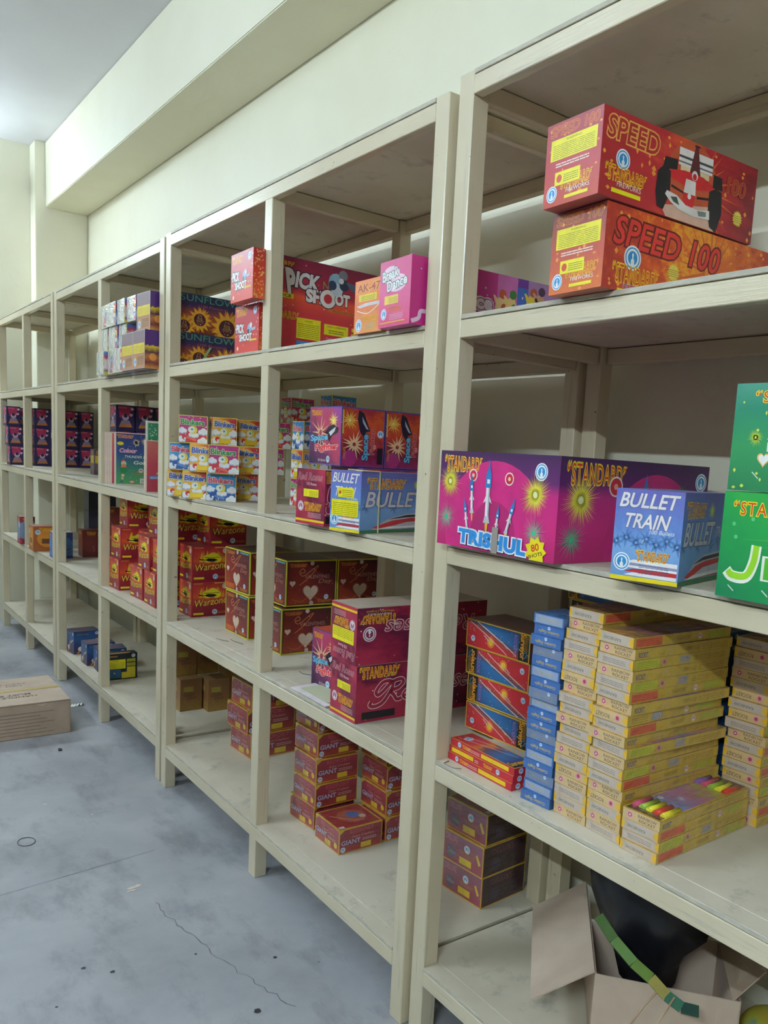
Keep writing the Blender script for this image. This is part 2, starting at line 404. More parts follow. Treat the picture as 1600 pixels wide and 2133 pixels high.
    def warning(s, x0, y0, x1, y1, n=7, head=True):
        s.rect(x0, y0, x1, y1, '#e3e01e'); dx, dy = x1 - x0, y1 - y0
        if head: s.text('WARNING!', x0 + dx * .33, y0 + dy * .82, dx * .34, dy * .1, '#4a4a10')
        s.lines(x0 + dx * .05, y0 + dy * .08, x1 - dx * .05, y0 + dy * .78, n, '#77761a', .3)
    def sparks(s, n, c, sz=.004):
        s.step(); mi = s.mat(c)
        for _ in range(n):
            x, y = random.random(), random.random(); a = sz / s.w * random.uniform(.4, 1); b = sz / s.h * random.uniform(.4, 1)
            if x + a > 1 or x - a < 0 or y + b > 1 or y - b < 0: continue
            q = len(s.v); s.v += [(x - a, y, s.z), (x, y - b, s.z), (x + a, y, s.z), (x, y + b, s.z)]; s.f.append((q, q + 1, q + 2, q + 3)); s.mi.append(mi)
    def star(s, x, y, r, c, n=16): s.circ(x, y, r, c, n * 2, 1, .28)
    def heart(s, x, y, r, c):
        k = s.h / s.w
        s.poly([(x + r * k * (16 * math.sin(t) ** 3) / 16, y + r * (13 * math.cos(t) - 5 * math.cos(2 * t) - 2 * math.cos(3 * t) - math.cos(4 * t)) / 15) for t in [2 * math.pi * i / 28 for i in range(28)]], c)
    def cloud(s, x, y, r, c='#eef3fb', sh='#a9b8da'):
        for q, cc in ((-.25, sh), (0, c)):
            for dx, dy, rr in ((-.7, 0, .5), (0, .3, .62), (.7, 0, .5), (0, -.1, .55)): s.circ(x + dx * r * s.h / s.w, y + dy * r + q * r, r * rr, cc, 12)
    def clip(s):
        """trim everything printed to the edges of the face"""
        F, MI = [], []
        for f, mi in zip(s.f, s.mi):
            P = [s.v[i] for i in f]
            if all(0 <= p[0] <= 1 and 0 <= p[1] <= 1 for p in P): F.append(f); MI.append(mi); continue
            for ax, lim, sg in ((0, 0, 1), (0, 1, -1), (1, 0, 1), (1, 1, -1)):
                O = []
                for i, q in enumerate(P):
                    p = P[i - 1]; a = (p[ax] - lim) * sg; b = (q[ax] - lim) * sg
                    if (a >= 0) != (b >= 0):
                        t = a / (a - b); O.append(tuple(p[j] + (q[j] - p[j]) * t for j in (0, 1, 2)))
                    if b >= 0: O.append(q)
                P = O
                if len(P) < 3: break
            if len(P) >= 3:
                k = len(s.v); s.v += P; F.append(tuple(range(k, k + len(P)))); MI.append(mi)
        s.f, s.mi = F, MI
    def build(s, name, face, dims, parent, flip=False):
        L, R, H = dims; vs = []; s.clip()
        for (u, v, z) in s.v:
            if flip: u, v = 1 - u, 1 - v
            vs.append({'F': (-z, L * (1 - u), H * v), 'S': (R * u, -z, H * v), 'T': (R * u, L * v, H + z), 'B': (R * (1 - u), L + z, H * v)}[face])
        me = bpy.data.meshes.new(name); me.from_pydata(vs, [], s.f)
        uv = me.uv_layers.new(name='UVMap')
        for lp in me.loops:
            q = s.v[lp.vertex_index]; uv.data[lp.index].uv = (q[0], q[1])
        for p, mi in zip(me.polygons, s.mi): p.material_index = mi
        return link(name, me, parent, None, s.m)

# ---- the artworks.  each returns {face: Art}
def art_speed(L, R, H, hi=True):
    red = grad('race_red', [(0.0, '#a02c30'), (.35, '#b5303a'), (.55, '#d4583a'), (.7, '#b02c38'), (1, '#7c1d2c')], 'u', 5, .22) if hi else \
        grad('race_orange', [(0.0, '#a8352c'), (.3, '#cf5a28'), (.5, '#e0a02c'), (.65, '#d8782a'), (1, '#b04028')], 'u', 5, .3, stretch=(3, 1, 1))
    endm = grad('race_end' + str(hi), [(0, '#b04028'), (.5, '#a82f38'), (1, '#8f2836')] if hi else [(0, '#c86a2c'), (.5, '#b0452f'), (1, '#6d2c24')], 'v', 9, .2, stretch=(8, 1, 1))
    a = Art(L, H); a.fill(endm); a.sparks(26, '#e8963c', .005)
    a.text('SPEED 100', .08, .84, .86, .12, '#b02c2c' if hi else '#8a3a24', .035, '#c98e3a', shear=.15)
    a.warning(.09, .55, .92, .80, 8); a.lines(.2, .46, .8, .52, 2, '#e8d8d0', .5)
    a.standard(.28, .20, .6, .12, out=.04); a.text('FIREWORKS', .42, .13, .42, .05, '#f0ece4')
    a.rect(.2, .24, .66, .40, '#e3e01e'); a.lines(.36, .27, .63, .37, 4, '#77761a', .35); a.circ(.28, .32, .05, '#c04a2a', 12)
    a.rect(.4, .06, .82, .10, '#e3e01e'); a.badge(.16, .15, .1)
    b = Art(R, H); b.fill(red); b.sparks(60, '#ef9b40', .006); b.burst(.6, .5, .9, '#cf6a34', 22, None, .03)
    if hi:
        b.text('SPEED', .03, .66, .30, .26, '#a8342e', .05, '#dca858', shear=.1, bold=.01, rot=-.02)
        b.badge(.125, .47, .12); b.standard(.03, .22, .24, .14); b.text('FIREWORKS', .10, .15, .14, .06, '#f0ece4'); b.rect(.07, .07, .24, .12, '#e3e01e')
        # race car seen from the front
        K = '#26272c'; Wt = '#dfe3e6'; Rd = '#cf3038'
        b.circ(.55, .5, .5, '#c05a3c', 26, 1.0); b.poly([(.36, .12), (.70, .30), (.72, .0), (.50, -.1), (.40, -.0)], '#d8b8a8')
        b.poly([(.36, .56), (.37, .70), (.45, .72), (.45, .56)], K); b.poly([(.69, .54), (.69, .71), (.75, .70), (.76, .54)], K)
        b.poly([(.455, .67), (.455, .88), (.68, .886), (.68, .676)], Wt); b.poly([(.455, .76), (.455, .79), (.68, .80), (.68, .77)], '#4c4f54'); b.poly([(.455, .70), (.455, .72), (.68, .73), (.68, .71)], '#6c6f74'); b.rect(.47, .60, .66, .67, '#e0d0a8')
        b.poly([(.545, .95), (.555, .97), (.58, .97), (.59, .95)], K); b.poly([(.555, .95), (.575, .95), (.60, .62), (.53, .62)], '#5c2c34')
        b.poly([(.40, .57), (.50, .62), (.62, .62), (.69, .56), (.69, .50), (.59, .44), (.50, .44), (.40, .48)], Rd); b.circ(.565, .60, .06, Wt); b.circ(.565, .585, .04, '#b82c34')
        b.poly([(.51, .53), (.575, .53), (.58, .34), (.50, .34)], Wt); b.poly([(.50, .36), (.58, .36), (.57, .22), (.54, .17), (.50, .23)], Rd); b.circ(.54, .33, .035, Wt)
        b.poly([(.42, .40), (.50, .36), (.50, .34), (.42, .37)], K); b.poly([(.59, .36), (.68, .40), (.68, .37), (.59, .33)], K)
        b.poly([(.33, .50), (.36, .58), (.41, .55), (.415, .30), (.38, .07), (.34, .09), (.325, .25)], K); b.poly([(.67, .48), (.71, .54), (.755, .52), (.765, .25), (.735, .0), (.69, .04), (.67, .20)], K)
        b.poly([(.385, .26), (.395, .31), (.46, .29), (.52, .21), (.60, .20), (.68, .24), (.685, .13), (.58, .10), (.48, .13), (.42, .19)], Wt); b.poly([(.42, .25), (.46, .27), (.48, .18), (.44, .20)], '#4c6058'); b.poly([(.60, .19), (.66, .21), (.66, .15), (.61, .13)], '#7c8c88')
        b.text('100', .79, .55, .13, .2, '#a23a30', .04, '#b0643a', shear=.1); b.star(.88, .27, .11, '#ecd860'); b.lines(.845, .22, .915, .32, 4, '#a99730', .35)
    else:
        b.text('SPEED 100', .05, .52, .60, .34, '#d33a35', .05, '#6d2420', shear=.2, rot=-.02, bold=.015)
        b.badge(.15, .42, .15); b.standard(.05, .12, .25, .18); b.text('FIREWORKS', .11, .04, .14, .06, '#9fa3e0'); b.rect(.08, -.0, .2, .03, '#e3e01e')
        b.star(.38, .38, .12, '#ecd860'); b.lines(.35, .33, .41, .43, 4, '#a99730', .35)
        for cx in (.55, .82):
            b.circ(cx, .2, .13, '#7d2a26'); b.circ(cx + .01, .26, .07, '#d9d3cd'); b.poly([(cx - .05, .1), (cx + .05, .12), (cx + .07, .02), (cx - .06, .01)], '#9d2f33'); b.rect(cx - .02, .03, cx + .02, .14, '#d9d3cd')
    return {'F': a, 'S': b}
def rocket(a, x, y, s, ang=0.0, c='#dfe4ec', tip='#2c7bc0', fl='#f0b030'):
    k = a.h / a.w; ca, sa = math.cos(ang), math.sin(ang)
    def P(pts): return [(x + (px * ca + py * sa) * s * k, y + (-px * sa + py * ca) * s) for px, py in pts]
    a.poly(P([(-.06, -.5), (.06, -.5), (.02, -.85), (-.02, -.85)]), fl); a.poly(P([(-.07, -.5), (.07, -.5), (.07, .35), (-.07, .35)]), c)
    a.poly(P([(.02, -.5), (.07, -.5), (.07, .35), (.02, .35)]), '#9aa4b4')
    a.poly(P([(-.07, .1), (-.16, -.08), (-.07, -.02)]), c); a.poly(P([(.07, .1), (.16, -.08), (.07, -.02)]), c)
    a.poly(P([(-.12, -.55), (.12, -.55), (.07, -.38), (-.07, -.38)]), '#b9c2cf')
    a.poly(P([(-.1, .3), (.1, .3), (.1, .6), (.04, .75), (0, 1.0), (-.04, .75), (-.1, .6)]), tip); a.poly(P([(-.05, .4), (.05, .4), (.05, .5), (-.05, .5)]), '#f2f4f6')
def art_trishul(L, R, H):
    pink = grad('magenta_dome', [(0.0, '#a82468'), (.3, '#c22a7c'), (.62, '#b5267c'), (.74, '#5a2466'), (1, '#3c2050')], 'v', 2, .03)
    a = Art(L, H); a.fill(pink); a.circ(.5, .22, .70, '#c42880', 40, 1.1); a.circ(.5, .18, .34, '#a8246e', 30)
    b = Art(R, H); b.fill(pink); b.circ(.62, .12, .76, '#bd277a', 40)
    a.standard(.04, .80, .34, .13); a.badge(.865, .84, .085)
    for x, y, r in ((.10, .68, .21), (.83, .62, .24)): a.circ(x, y, r * .45, '#8a8c2c', 16, 1, .3); a.burst(x, y, r, '#dcd84a', 64, '#f6f7b0', .022)
    for x, y in ((.31, .76), (.62, .75)): a.burst(x, y, .13, '#d8507e', 24, None, .03); a.circ(x, y, .065, '#f2e0e6'); a.circ(x, y, .052, '#c8283c'); a.circ(x, y, .02, '#f4c8b8')
    for x, y, r in ((.08, .30, .22), (.84, .26, .22)): a.burst(x, y, r * .6, '#1f7a5c', 20, None, .12); a.burst(x, y, r, '#b0969f', 38, '#38b888', .02)
    rocket(a, .31, .52, .27, -.08); rocket(a, .45, .52, .42); rocket(a, .27, .31, .22, -.2); rocket(a, .64, .34, .25, .3); rocket(a, .54, .29, .20, .1)
    a.text('TRISHUL', .215, .02, .58, .155, '#3c1848', 0.03, '#3c1848', bold=.09, rot=-.03, sp=1.08); a.text('TRISHUL', .21, .035, .58, .155, '#2f8fdf', .075, '#eaf2fa', bold=.06, rot=-.03, sp=1.08); 
    a.star(.865, .09, .15, '#e8d822', 9); a.text('80', .83, .09, .06, .07, '#c0392b', bold=.02, rot=.3); a.text('SHOTS', .81, .035, .11, .035, '#222222', rot=.3, bold=.01)
    b.standard(.04, .76, .36, .17); b.circ(.13, .60, .13, '#8a8c2c', 16, 1, .3); b.burst(.13, .60, .30, '#dcd84a', 70, '#f6f7b0', .02); b.burst(.09, .22, .15, '#1f7a5c', 20, None, .12); b.burst(.09, .22, .24, '#8aa08c', 38, '#38b888', .02)
    b.burst(.34, .74, .17, '#c8506e', 26, None, .03); b.circ(.34, .74, .1, '#f2e0e6'); b.circ(.34, .74, .085, '#b82838'); b.circ(.34, .74, .03, '#f4a090')
    rocket(b, .54, .55, .34); b.burst(.8, .72, .12, '#2f7058', 26, None, .03); b.badge(.94, .82, .1)
    return {'F': a, 'S': b}
def art_bullet(L, R, H, stickers=False):
    sky = grad('train_sky', [(0, '#6494cc'), (.35, '#74a4dc'), (.6, '#6084cc'), (1, '#6468b8')], 'v', 5, .18)
    a, b = Art(L, H), Art(R, H)
    for q, f in ((a, 1), (b, 0)):
        q.fill(sky)
        for i in range(7): q.burst(.05 + i * .15, .42 + .05 * (i % 2), .13, '#5482c0', 8, None, .16)
    a.text('BULLET', .08, .80, .84, .16, '#dfe3e8', .03, '#5d6aa0', shear=.25, bold=.02); a.text('TRAIN', .15, .58, .66, .16, '#dfe3e8', .03, '#5d6aa0', shear=.25, bold=.02)
    a.text('100 Bullets', .54, .53, .36, .045, '#e8ecf2', shear=.2)
    a.rect(0, .0, 1, .045, '#e3d41e')
    for y0, c in ((.06, '#e4e8ee'), (.1, '#b03038'), (.145, '#f0f2f4'), (.17, '#8d94b8'), (.2, '#e4e8ee')): a.poly([(.2, y0), (.98, y0 - .01), (.98, y0 + .035), (.34, y0 + .035)], c)
    a.lines(.42, .09, .86, .2, 5, '#5a5f78', .3); a.standard(.36, .235, .5, .095); a.badge(.16, .2, .1)
    rocket(a, .46, .45, .055, .5)
    b.standard(.06, .74, .42, .14); b.text('BULLET', .06, .42, .62, .26, '#c9ced8', .03, '#4c5898', shear=.25, bold=.02); b.text('TRAIN', .74, .5, .24, .12, '#c9ced8', shear=.25)
    b.burst(.6, .8, .12, '#c5e07a', 30, '#eef7c8', .05)
    b.rect(0, 0, 1, .05, '#3c7a4c')
    b.poly([(.12, .06), (.3, .24), (.5, .31), (1, .35), (1, .06)], '#b9bfce'); b.poly([(.12, .09), (.34, .2), (.55, .24), (1, .26), (1, .21), (.5, .17), (.2, .06)], '#c3343c')
    b.poly([(.28, .22), (.5, .29), (1, .32), (1, .28), (.5, .25)], '#2c2c38'); b.poly([(.14, .06), (.3, .1), (1, .12), (1, .06)], '#e9ecf1'); b.poly([(.2, .06), (1, .085), (1, .065)], '#b03038')
    if stickers:
        a.rect(.26, .56, .78, .72, '#e3e01e'); a.lines(.4, .58, .74, .7, 4, '#77761a', .35); a.circ(.33, .64, .03, '#c04a2a', 10)
        a.rect(.06, .26, .94, .52, '#e3e01e'); a.lines(.1, .28, .9, .49, 7, '#77761a', .3)
    return {'F': a, 'S': b}
def art_jelly(L, R, H):
    g = grad('jelly_green', [(0, '#157a4e'), (.5, '#1f9a4a'), (.8, '#3fb040'), (1, '#1d8a48')], 'd', 3, .12)
    a = Art(L, H); a.fill(g); a.burst(.55, .6, .7, '#3fa845', 26, None, .02); a.burst(.6, .62, .4, '#a8d428', 20, '#e8f060', .05)
    for x, y in ((.08, .70), (.2, .76), (.1, .58)): a.circ(x, y, .02, '#54c07c', 10)
    a.standard(.07, .80, .6, .1); a.text('ROBO', .40, .53, .24, .07, '#2c7c3a', .04, '#b8c0a8', bold=.03)
    a.stroke([(.24, .52), (.23, .36), (.19, .22), (.10, .21), (.06, .26)], .017, '#e6ece4'); a.stroke([(.24, .52), (.23, .36), (.19, .23), (.10, .22), (.07, .26)], .010, '#8fd02c')
    a.text('ELLY', .30, .22, .62, .2, '#4cb82c', .06, '#e6ece4', bold=.05); a.text('MULTI SHOTS', .40, .15, .34, .045, '#d8d820', bold=.01)
    for x in (.08, .3, .55, .8): a.stroke([(x, .12), (x + .04, .07)], .0018, '#c8d4cc')
    b = Art(R, H); b.fill(g); b.standard(.1, .8, .6, .1)
    t = Art(R, L); t.fill(g)
    return {'F': a, 'S': b, 'T': t}
def art_green(L, R, H):
    g = grad('deep_green', [(0, '#257a50'), (.45, '#2c8f58'), (.75, '#1d8064'), (1, '#3f8f7c')], 'v', 3, .08)
    a = Art(L, H); a.fill(g); a.burst(.14, .5, .1, '#a8c43c', 30, '#c8d85c', .05); a.burst(.32, .55, .14, '#4aa86c', 30, None, .03)
    a.standard(.12, .83, .6, .085); a.text('SKY', .22, .36, .5, .18, '#d02c4c', .035, '#e8e2e6', bold=.05); a.text('MAGIC', .33, .24, .5, .12, '#d02c4c', .03, '#e8e2e6', bold=.03)
    a.heart(.2, .30, .07, '#e8b070'); a.heart(.2, .30, .055, '#e8ecec'); a.sparks(20, '#c8dc60', .004)
    for x in (.14, .38, .62, .85): a.stroke([(x, .18), (x + .04, .12)], .0018, '#c8d4cc')
    b = Art(R, H); b.fill(g); b.standard(.1, .83, .6, .085)
    return {'F': a, 'S': b}
def art_surv_big(L, R, H, flip=False):
    bg = grad('space_split', [(0, '#b02834'), (.40, '#bc3038'), (.47, '#a84838'), (.52, '#5c4458'), (.60, '#2c70ac'), (.75, '#2c6098'), (1, '#243c64')], 'd', 3, .07)
    a = Art(L, H); a.fill(bg); a.rect(.83, 0, 1, 1, grad('surv_strip', [(0, '#202428'), (.6, '#2c2c28'), (1, '#5c4c28')], 'v', 6, .2)); a.circ(.40, .34, .2, '#d87c30', 18); a.circ(.40, .34, .12, '#e8c038', 18); a.badge(.11, .32, .11)
    a.stroke([(.05, .92), (.3, .60), (.58, .20), (.66, .06)], .0022, '#d8c4c4'); a.stroke([(.17, .96), (.42, .66), (.70, .30), (.80, .12)], .0026, '#dcd4d4')
    for x, y, q in ((.62, .40, .26), (.33, .46, .22)): rocket(a, x, y, q, 2.1, '#d8d2cc', '#b8b0a8')
    a.sparks(36, '#e8ecf4', .0014); a.frame('#d8b838', .0026)
    a.text('Surveyor', .755, .36, .27, .34, '#e8a42c', .03, '#1c1c20', rot=-math.pi / 2, bold=.03); a.text('ROCKETS', .675, .44, .22, .14, '#a878c0', rot=-math.pi / 2, bold=.01)
    a.text('STANDARD', .865, .56, .16, .14, '#b08838', rot=-math.pi / 2); a.stroke([(.93, .40), (.96, .30), (.93, .16), (.90, .22), (.93, .34)], .002, '#5c8cb0')
    b = Art(R, H); b.fill('#5a3a34'); t = Art(R, L); t.fill('#6a443c'); t.frame('#a88a3c', .003); t.rect(.2, .03, .8, .97, '#5e3c38')
    return {'F': a, 'S': b, 'T': t}
def art_surv_flat(L, R, H, n=0):
    bg = grad('space_split_top', [(0, '#b83038'), (.3, '#c03838'), (.4, '#c87830'), (.5, '#5c4058'), (.65, '#3070a8'), (.8, '#2c4c80'), (1, '#20242c')], 'v', 3, .1)
    a = Art(L, H); a.fill('#b8283a'); a.rect(.04 if n % 2 else .5, .2, .40 if n % 2 else .92, .8, '#e3c81e'); a.badge(.15 if n % 2 == 0 else .78, .5, .38)
    a.lines(.42 if n % 2 else .28, .25, .48, .75, 2, '#e8c8c8', .4); a.standard(.2 if n % 2 == 0 else .56, .3, .14, .4, '#d86030')
    b = Art(R, H); b.fill('#b8283a'); b.badge(.3, .5, .4); b.text('Surveyor', .5, .3, .45, .45, '#e8a42c', bold=.02)
    # top face: u across (towards the wall), v along the rack from near end to far end
    t = Art(R, L); t.fill(grad('space_split_rev', [(0, '#20242c'), (.14, '#2c4c80'), (.32, '#3070a8'), (.5, '#5c4058'), (.6, '#c87830'), (.7, '#c03838'), (1, '#b83038')], 'v', 3, .1)); t.frame('#e0b838', .002)
    t.stroke([(.2, .95), (.5, .6), (.8, .2)], .0012, '#e8e0e0'); t.stroke([(.5, .97), (.7, .7), (.9, .4)], .0012, '#e8e0e0'); t.badge(.45, .86, .05, sx=1)
    t.text('Surveyor', .08, .02, .84, .13, '#e8b02c', .03, '#202020', bold=.02)
    return {'F': a, 'S': b, 'T': t}
def art_blue(L, R, H, n=0):
    a = Art(L, H, True); a.fill(ink('#3a6cb4', True) if n != 1 else ink('#6d84ac', True)); a.text('Golden Eagle', .15, .2, .7, .38, '#c8b43c' if n != 1 else '#8c9070', shear=.2, rot=math.pi, bold=.01); a.badge(.5 if n == 0 else .7, .74, .17, '#5c98d8')
    if n == 2: a.rect(.05, .1, .95, .9, '#8fa6c8'); a.text('Golden Eagle', .2, .3, .6, .4, '#b4a850', shear=.2, rot=math.pi)
    b = Art(R, H, True); b.fill('#34609c'); b.badge(.2, .5, .3, '#5c98d8'); b.text('Golden Eagle', .35, .3, .3, .4, '#b8a43c', shear=.2)
    t = Art(R, L, True); t.fill('#3f78bc')
    return {'F': a, 'S': b, 'T': t}
def art_rain(L, R, H, n=0):
    a = Art(L, H, True); a.fill('#ccb684' if n != 2 else '#bcb090')
    if n == 0: a.circ(.2, .5, .36, '#d8a8b0', 20); a.circ(.2, .5, .22, '#b04060', 16); a.circ(.2, .5, .12, '#e8d0c8', 10); a.text('RAINBOW', .42, .52, .5, .3, '#4a4a52', rot=-.0); a.text('ROCKET', .45, .12, .44, .3, '#4a4a52')
    elif n == 1: a.rect(.08, .08, .86, .92, '#b8b2a8'); a.text('RAINBOW', .15, .3, .5, .3, '#6d685e', rot=math.pi); a.poly([(0, .0), (.1, .5), (0, 1)], '#e0b824'); a.poly([(1, .0), (.86, .5), (1, 1)], '#e0b824')
    elif n == 2: a.rect(.04, .08, .9, .92, '#bdb6ac'); a.lines(.15, .25, .8, .75, 3, '#8d877c', .4); a.poly([(1, .0), (.88, .5), (1, 1)], '#e0b824')
    else: a.poly([(0, .0), (.12, .5), (0, 1)], '#e0b824'); a.circ(.72, .5, .36, '#d0a0a8', 20); a.circ(.72, .5, .2, '#b04060', 14); a.text('ROCKET', .1, .2, .4, .4, '#5c584e', rot=math.pi); a.poly([(1, .0), (.86, .5), (1, 1)], '#e0b824')
    b = Art(R, H, True); b.fill('#bda648')
    if n == 0: b.rect(.3, .12, .36, .88, '#c0a860'); b.text('RAINBOW ROCKET', .5, .3, .14, .4, '#8c7a30'); b.text('ROCKET', .03, .15, .09, .5, '#3c4a8c', bold=.01); b.lines(.66, .2, .95, .8, 3, '#a08c30', .35)
    elif n == 1: b.rect(.02, .1, .27, .9, '#c86040'); b.lines(.04, .2, .25, .85, 4, '#a84834', .3); b.rect(.29, .15, .35, .85, '#c0a430'); b.text('RAINBOW ROCKET', .42, .3, .14, .4, '#8c7a30'); b.badge(.66, .5, .3, '#b06070'); b.rect(.74, .15, .95, .85, '#a8b03c')
    elif n == 2: b.rect(.02, .1, .25, .9, '#b4bc3a'); b.lines(.04, .2, .23, .85, 4, '#8c9430', .3); b.circ(.3, .5, .35, '#c09890', 14); b.circ(.3, .5, .2, '#a85868', 12); b.rect(.46, .15, .56, .85, '#9a9aa0'); b.lines(.6, .2, .95, .8, 3, '#a08c30', .35)
    else: b.lines(.04, .2, .2, .85, 3, '#8c7a30', .3); b.rect(.24, .15, .34, .85, '#8890a8'); b.text('ROCKET', .25, .2, .08, .6, '#c8ccd4', rot=math.pi); b.badge(.6, .5, .3, '#b06070'); b.rect(.7, .15, .93, .85, '#a8b43c')
    t = Art(R, L, True); t.fill('#a89478'); t.rect(.12, .05, .2, .95, '#3a3430')
    t.fill(grad('rocket_top', [(0, '#c4a04c'), (.3, '#a06c8c'), (.55, '#6c7cb4'), (.7, '#b08494'), (1, '#b8a050')], 'u', 5, .2, True))
    return {'F': a, 'S': b, 'T': t}
def art_roses(L, R, H, flip=False):
    w = grad('wine_roses', [(0, '#8a2440'), (.3, '#a02c48'), (.5, '#5c1c3c'), (.75, '#8c2444'), (1, '#a83050')], 'd', 4, .3)
    a = Art(L, H); a.fill(w); a.text('Red Roses', .06, .80, .84, .13, '#8c2c44', .02, '#e0cdd0', shear=.2, bold=.005); a.text('125 Roses', .36, .71, .34, .05, '#e0d4d4')
    a.rect(.26, .50, .78, .64, '#e3e01e') if not flip else a.warning(.1, .42, .94, .66, 6, False); a.lines(.45, .52, .75, .62, 4, '#77761a', .35) if not flip else None
    a.badge(.17, .32, .09, '#8c2c50'); a.standard(.3, .26, .6, .12); a.lines(.44, .13, .9, .23, 4, '#d8c4c8', .3); a.rect(0, .05, 1, .09, '#e3c81e'); a.rect(0, 0, 1, .05, '#b03048')
    b = Art(R, H); b.fill(w); b.sparks(30, '#ecd8dc', .003); b.standard(.02, .79, .29, .16) if not flip else b.standard(.71, .14, .27, .13)
    R_ = [(.16, .28), (.14, .20), (.20, .16), (.30, .22), (.38, .40), (.44, .62), (.40, .72), (.30, .70), (.22, .52), (.24, .42), (.30, .48), (.42, .68), (.54, .74), (.58, .66), (.52, .54), (.42, .48), (.46, .36), (.50, .26), (.56, .28)]
    if flip: R_ = None
    R_ = R_ and [(.10 + (u - .14) * .55, .26 + (v - .16) * .76) for u, v in R_]
    for wd, c in ((.013, '#e4d4d8'), (.0095, '#982844')):
        if R_: b.stroke(R_, wd, c)
    e_ = [(.57, .30), (.64, .36), (.68, .44), (.65, .48), (.60, .42), (.58, .32), (.62, .25), (.68, .26), (.74, .36)]
    e_ = [(.10 + (u - .14) * .55, .26 + (v - .16) * .76) for u, v in e_]
    for wd, c in ((.010, '#e4d4d8'), (.0065, '#982844')):
        if R_: b.stroke(e_, wd, c)
    b.text('d Roses', .46, .42, .46, .34, '#982844', .03, '#e4d4d8', shear=.3) if not flip else b.text('Red Roses', .12, .24, .68, .28, '#982844', .03, '#e4d4d8', shear=.3, bold=.0)
    if not flip: b.rect(.045, .05, .285, .18, '#1c1c20')
    else: b.badge(.91, .46, .13, '#8c2c50'); b.text('FIREWORKS', .76, .095, .17, .035, '#e8e0e0'); b.text("World's Largest", .74, .04, .20, .045, '#d8c838', shear=.2)
    t = Art(R, L); t.fill('#b4aca0')
    return {'F': a, 'S': b, 'T': t}
def art_space(L, R, H):
    p = grad('space_purple', [(0, '#2c1838'), (.3, '#5c2858'), (.6, '#a83858'), (1, '#8a4098')], 'd', 4, .25)
    q = grad('space_red', [(0, '#8c2860'), (.25, '#6c1838'), (.5, '#b83c2c'), (.8, '#c8582c'), (1, '#a02c34')], 'v', 5, .25)
    a = Art(L, H); a.fill(p); a.frame('#5a4a9a', .003); a.burst(.76, .76, .18, '#e8c860', 16, '#f8f0b0', .1); a.burst(.36, .55, .4, '#d8b48c', 12, None, .05)
    a.poly([(.3, .62), (.5, .55), (.62, .66), (.75, .7), (.92, .64), (.9, .56), (.72, .5), (.64, .4), (.6, .52)], '#1f1f2c'); a.poly([(.62, .56), (.84, .66), (.8, .58), (.68, .5)], '#c8ccd8')
    a.text('Space', .04, .38, .56, .15, '#5fb4dc', .05, '#20304c', bold=.04, rot=.06); a.text('Fighter', .2, .22, .72, .15, '#d8343c', .05, '#ecd4d4', bold=.03, rot=.06)
    a.standard(.06, .86, .34, .07); a.text('20 Shots', .3, .06, .24, .04, '#e8e8ec'); a.badge(.62, .1, .06)
    b = Art(R, H); b.fill(q); b.frame('#5a4a9a', .003); b.burst(.18, .78, .2, '#e8b850', 16, '#f8e8a0', .1); b.burst(.3, .38, .28, '#ecc89c', 14, None, .08); b.circ(.2, .14, .14, '#a8347c', 16)
    b.poly([(.38, .96), (.5, .92), (.66, .62), (.56, .6), (.52, .5), (.42, .6), (.36, .8)], '#24203a'); b.poly([(.46, .86), (.62, .64), (.56, .66), (.48, .76)], '#b8bccc')
    b.text('Space', .31, .26, .52, .16, '#5fb4dc', .05, '#20304c', bold=.04, rot=math.pi / 2); b.text('Fighter', .48, .38, .5, .12, '#a82834', .04, '#d89898', bold=.02, rot=math.pi / 2)
    b.badge(.9, .58, .065); b.rect(.02, .55, .05, .95, '#d8c02c'); b.text('STANDARD', -.03, .2, .22, .05, '#e8a030', rot=math.pi / 2); b.rect(.84, .06, .96, .34, '#14141c')
    t = Art(R, L); t.fill(grad('space_top', [(0, '#b04838'), (.6, '#c0582c'), (1, '#6048a0')], 'u', 4, .2))
    return {'F': a, 'S': b, 'T': t}
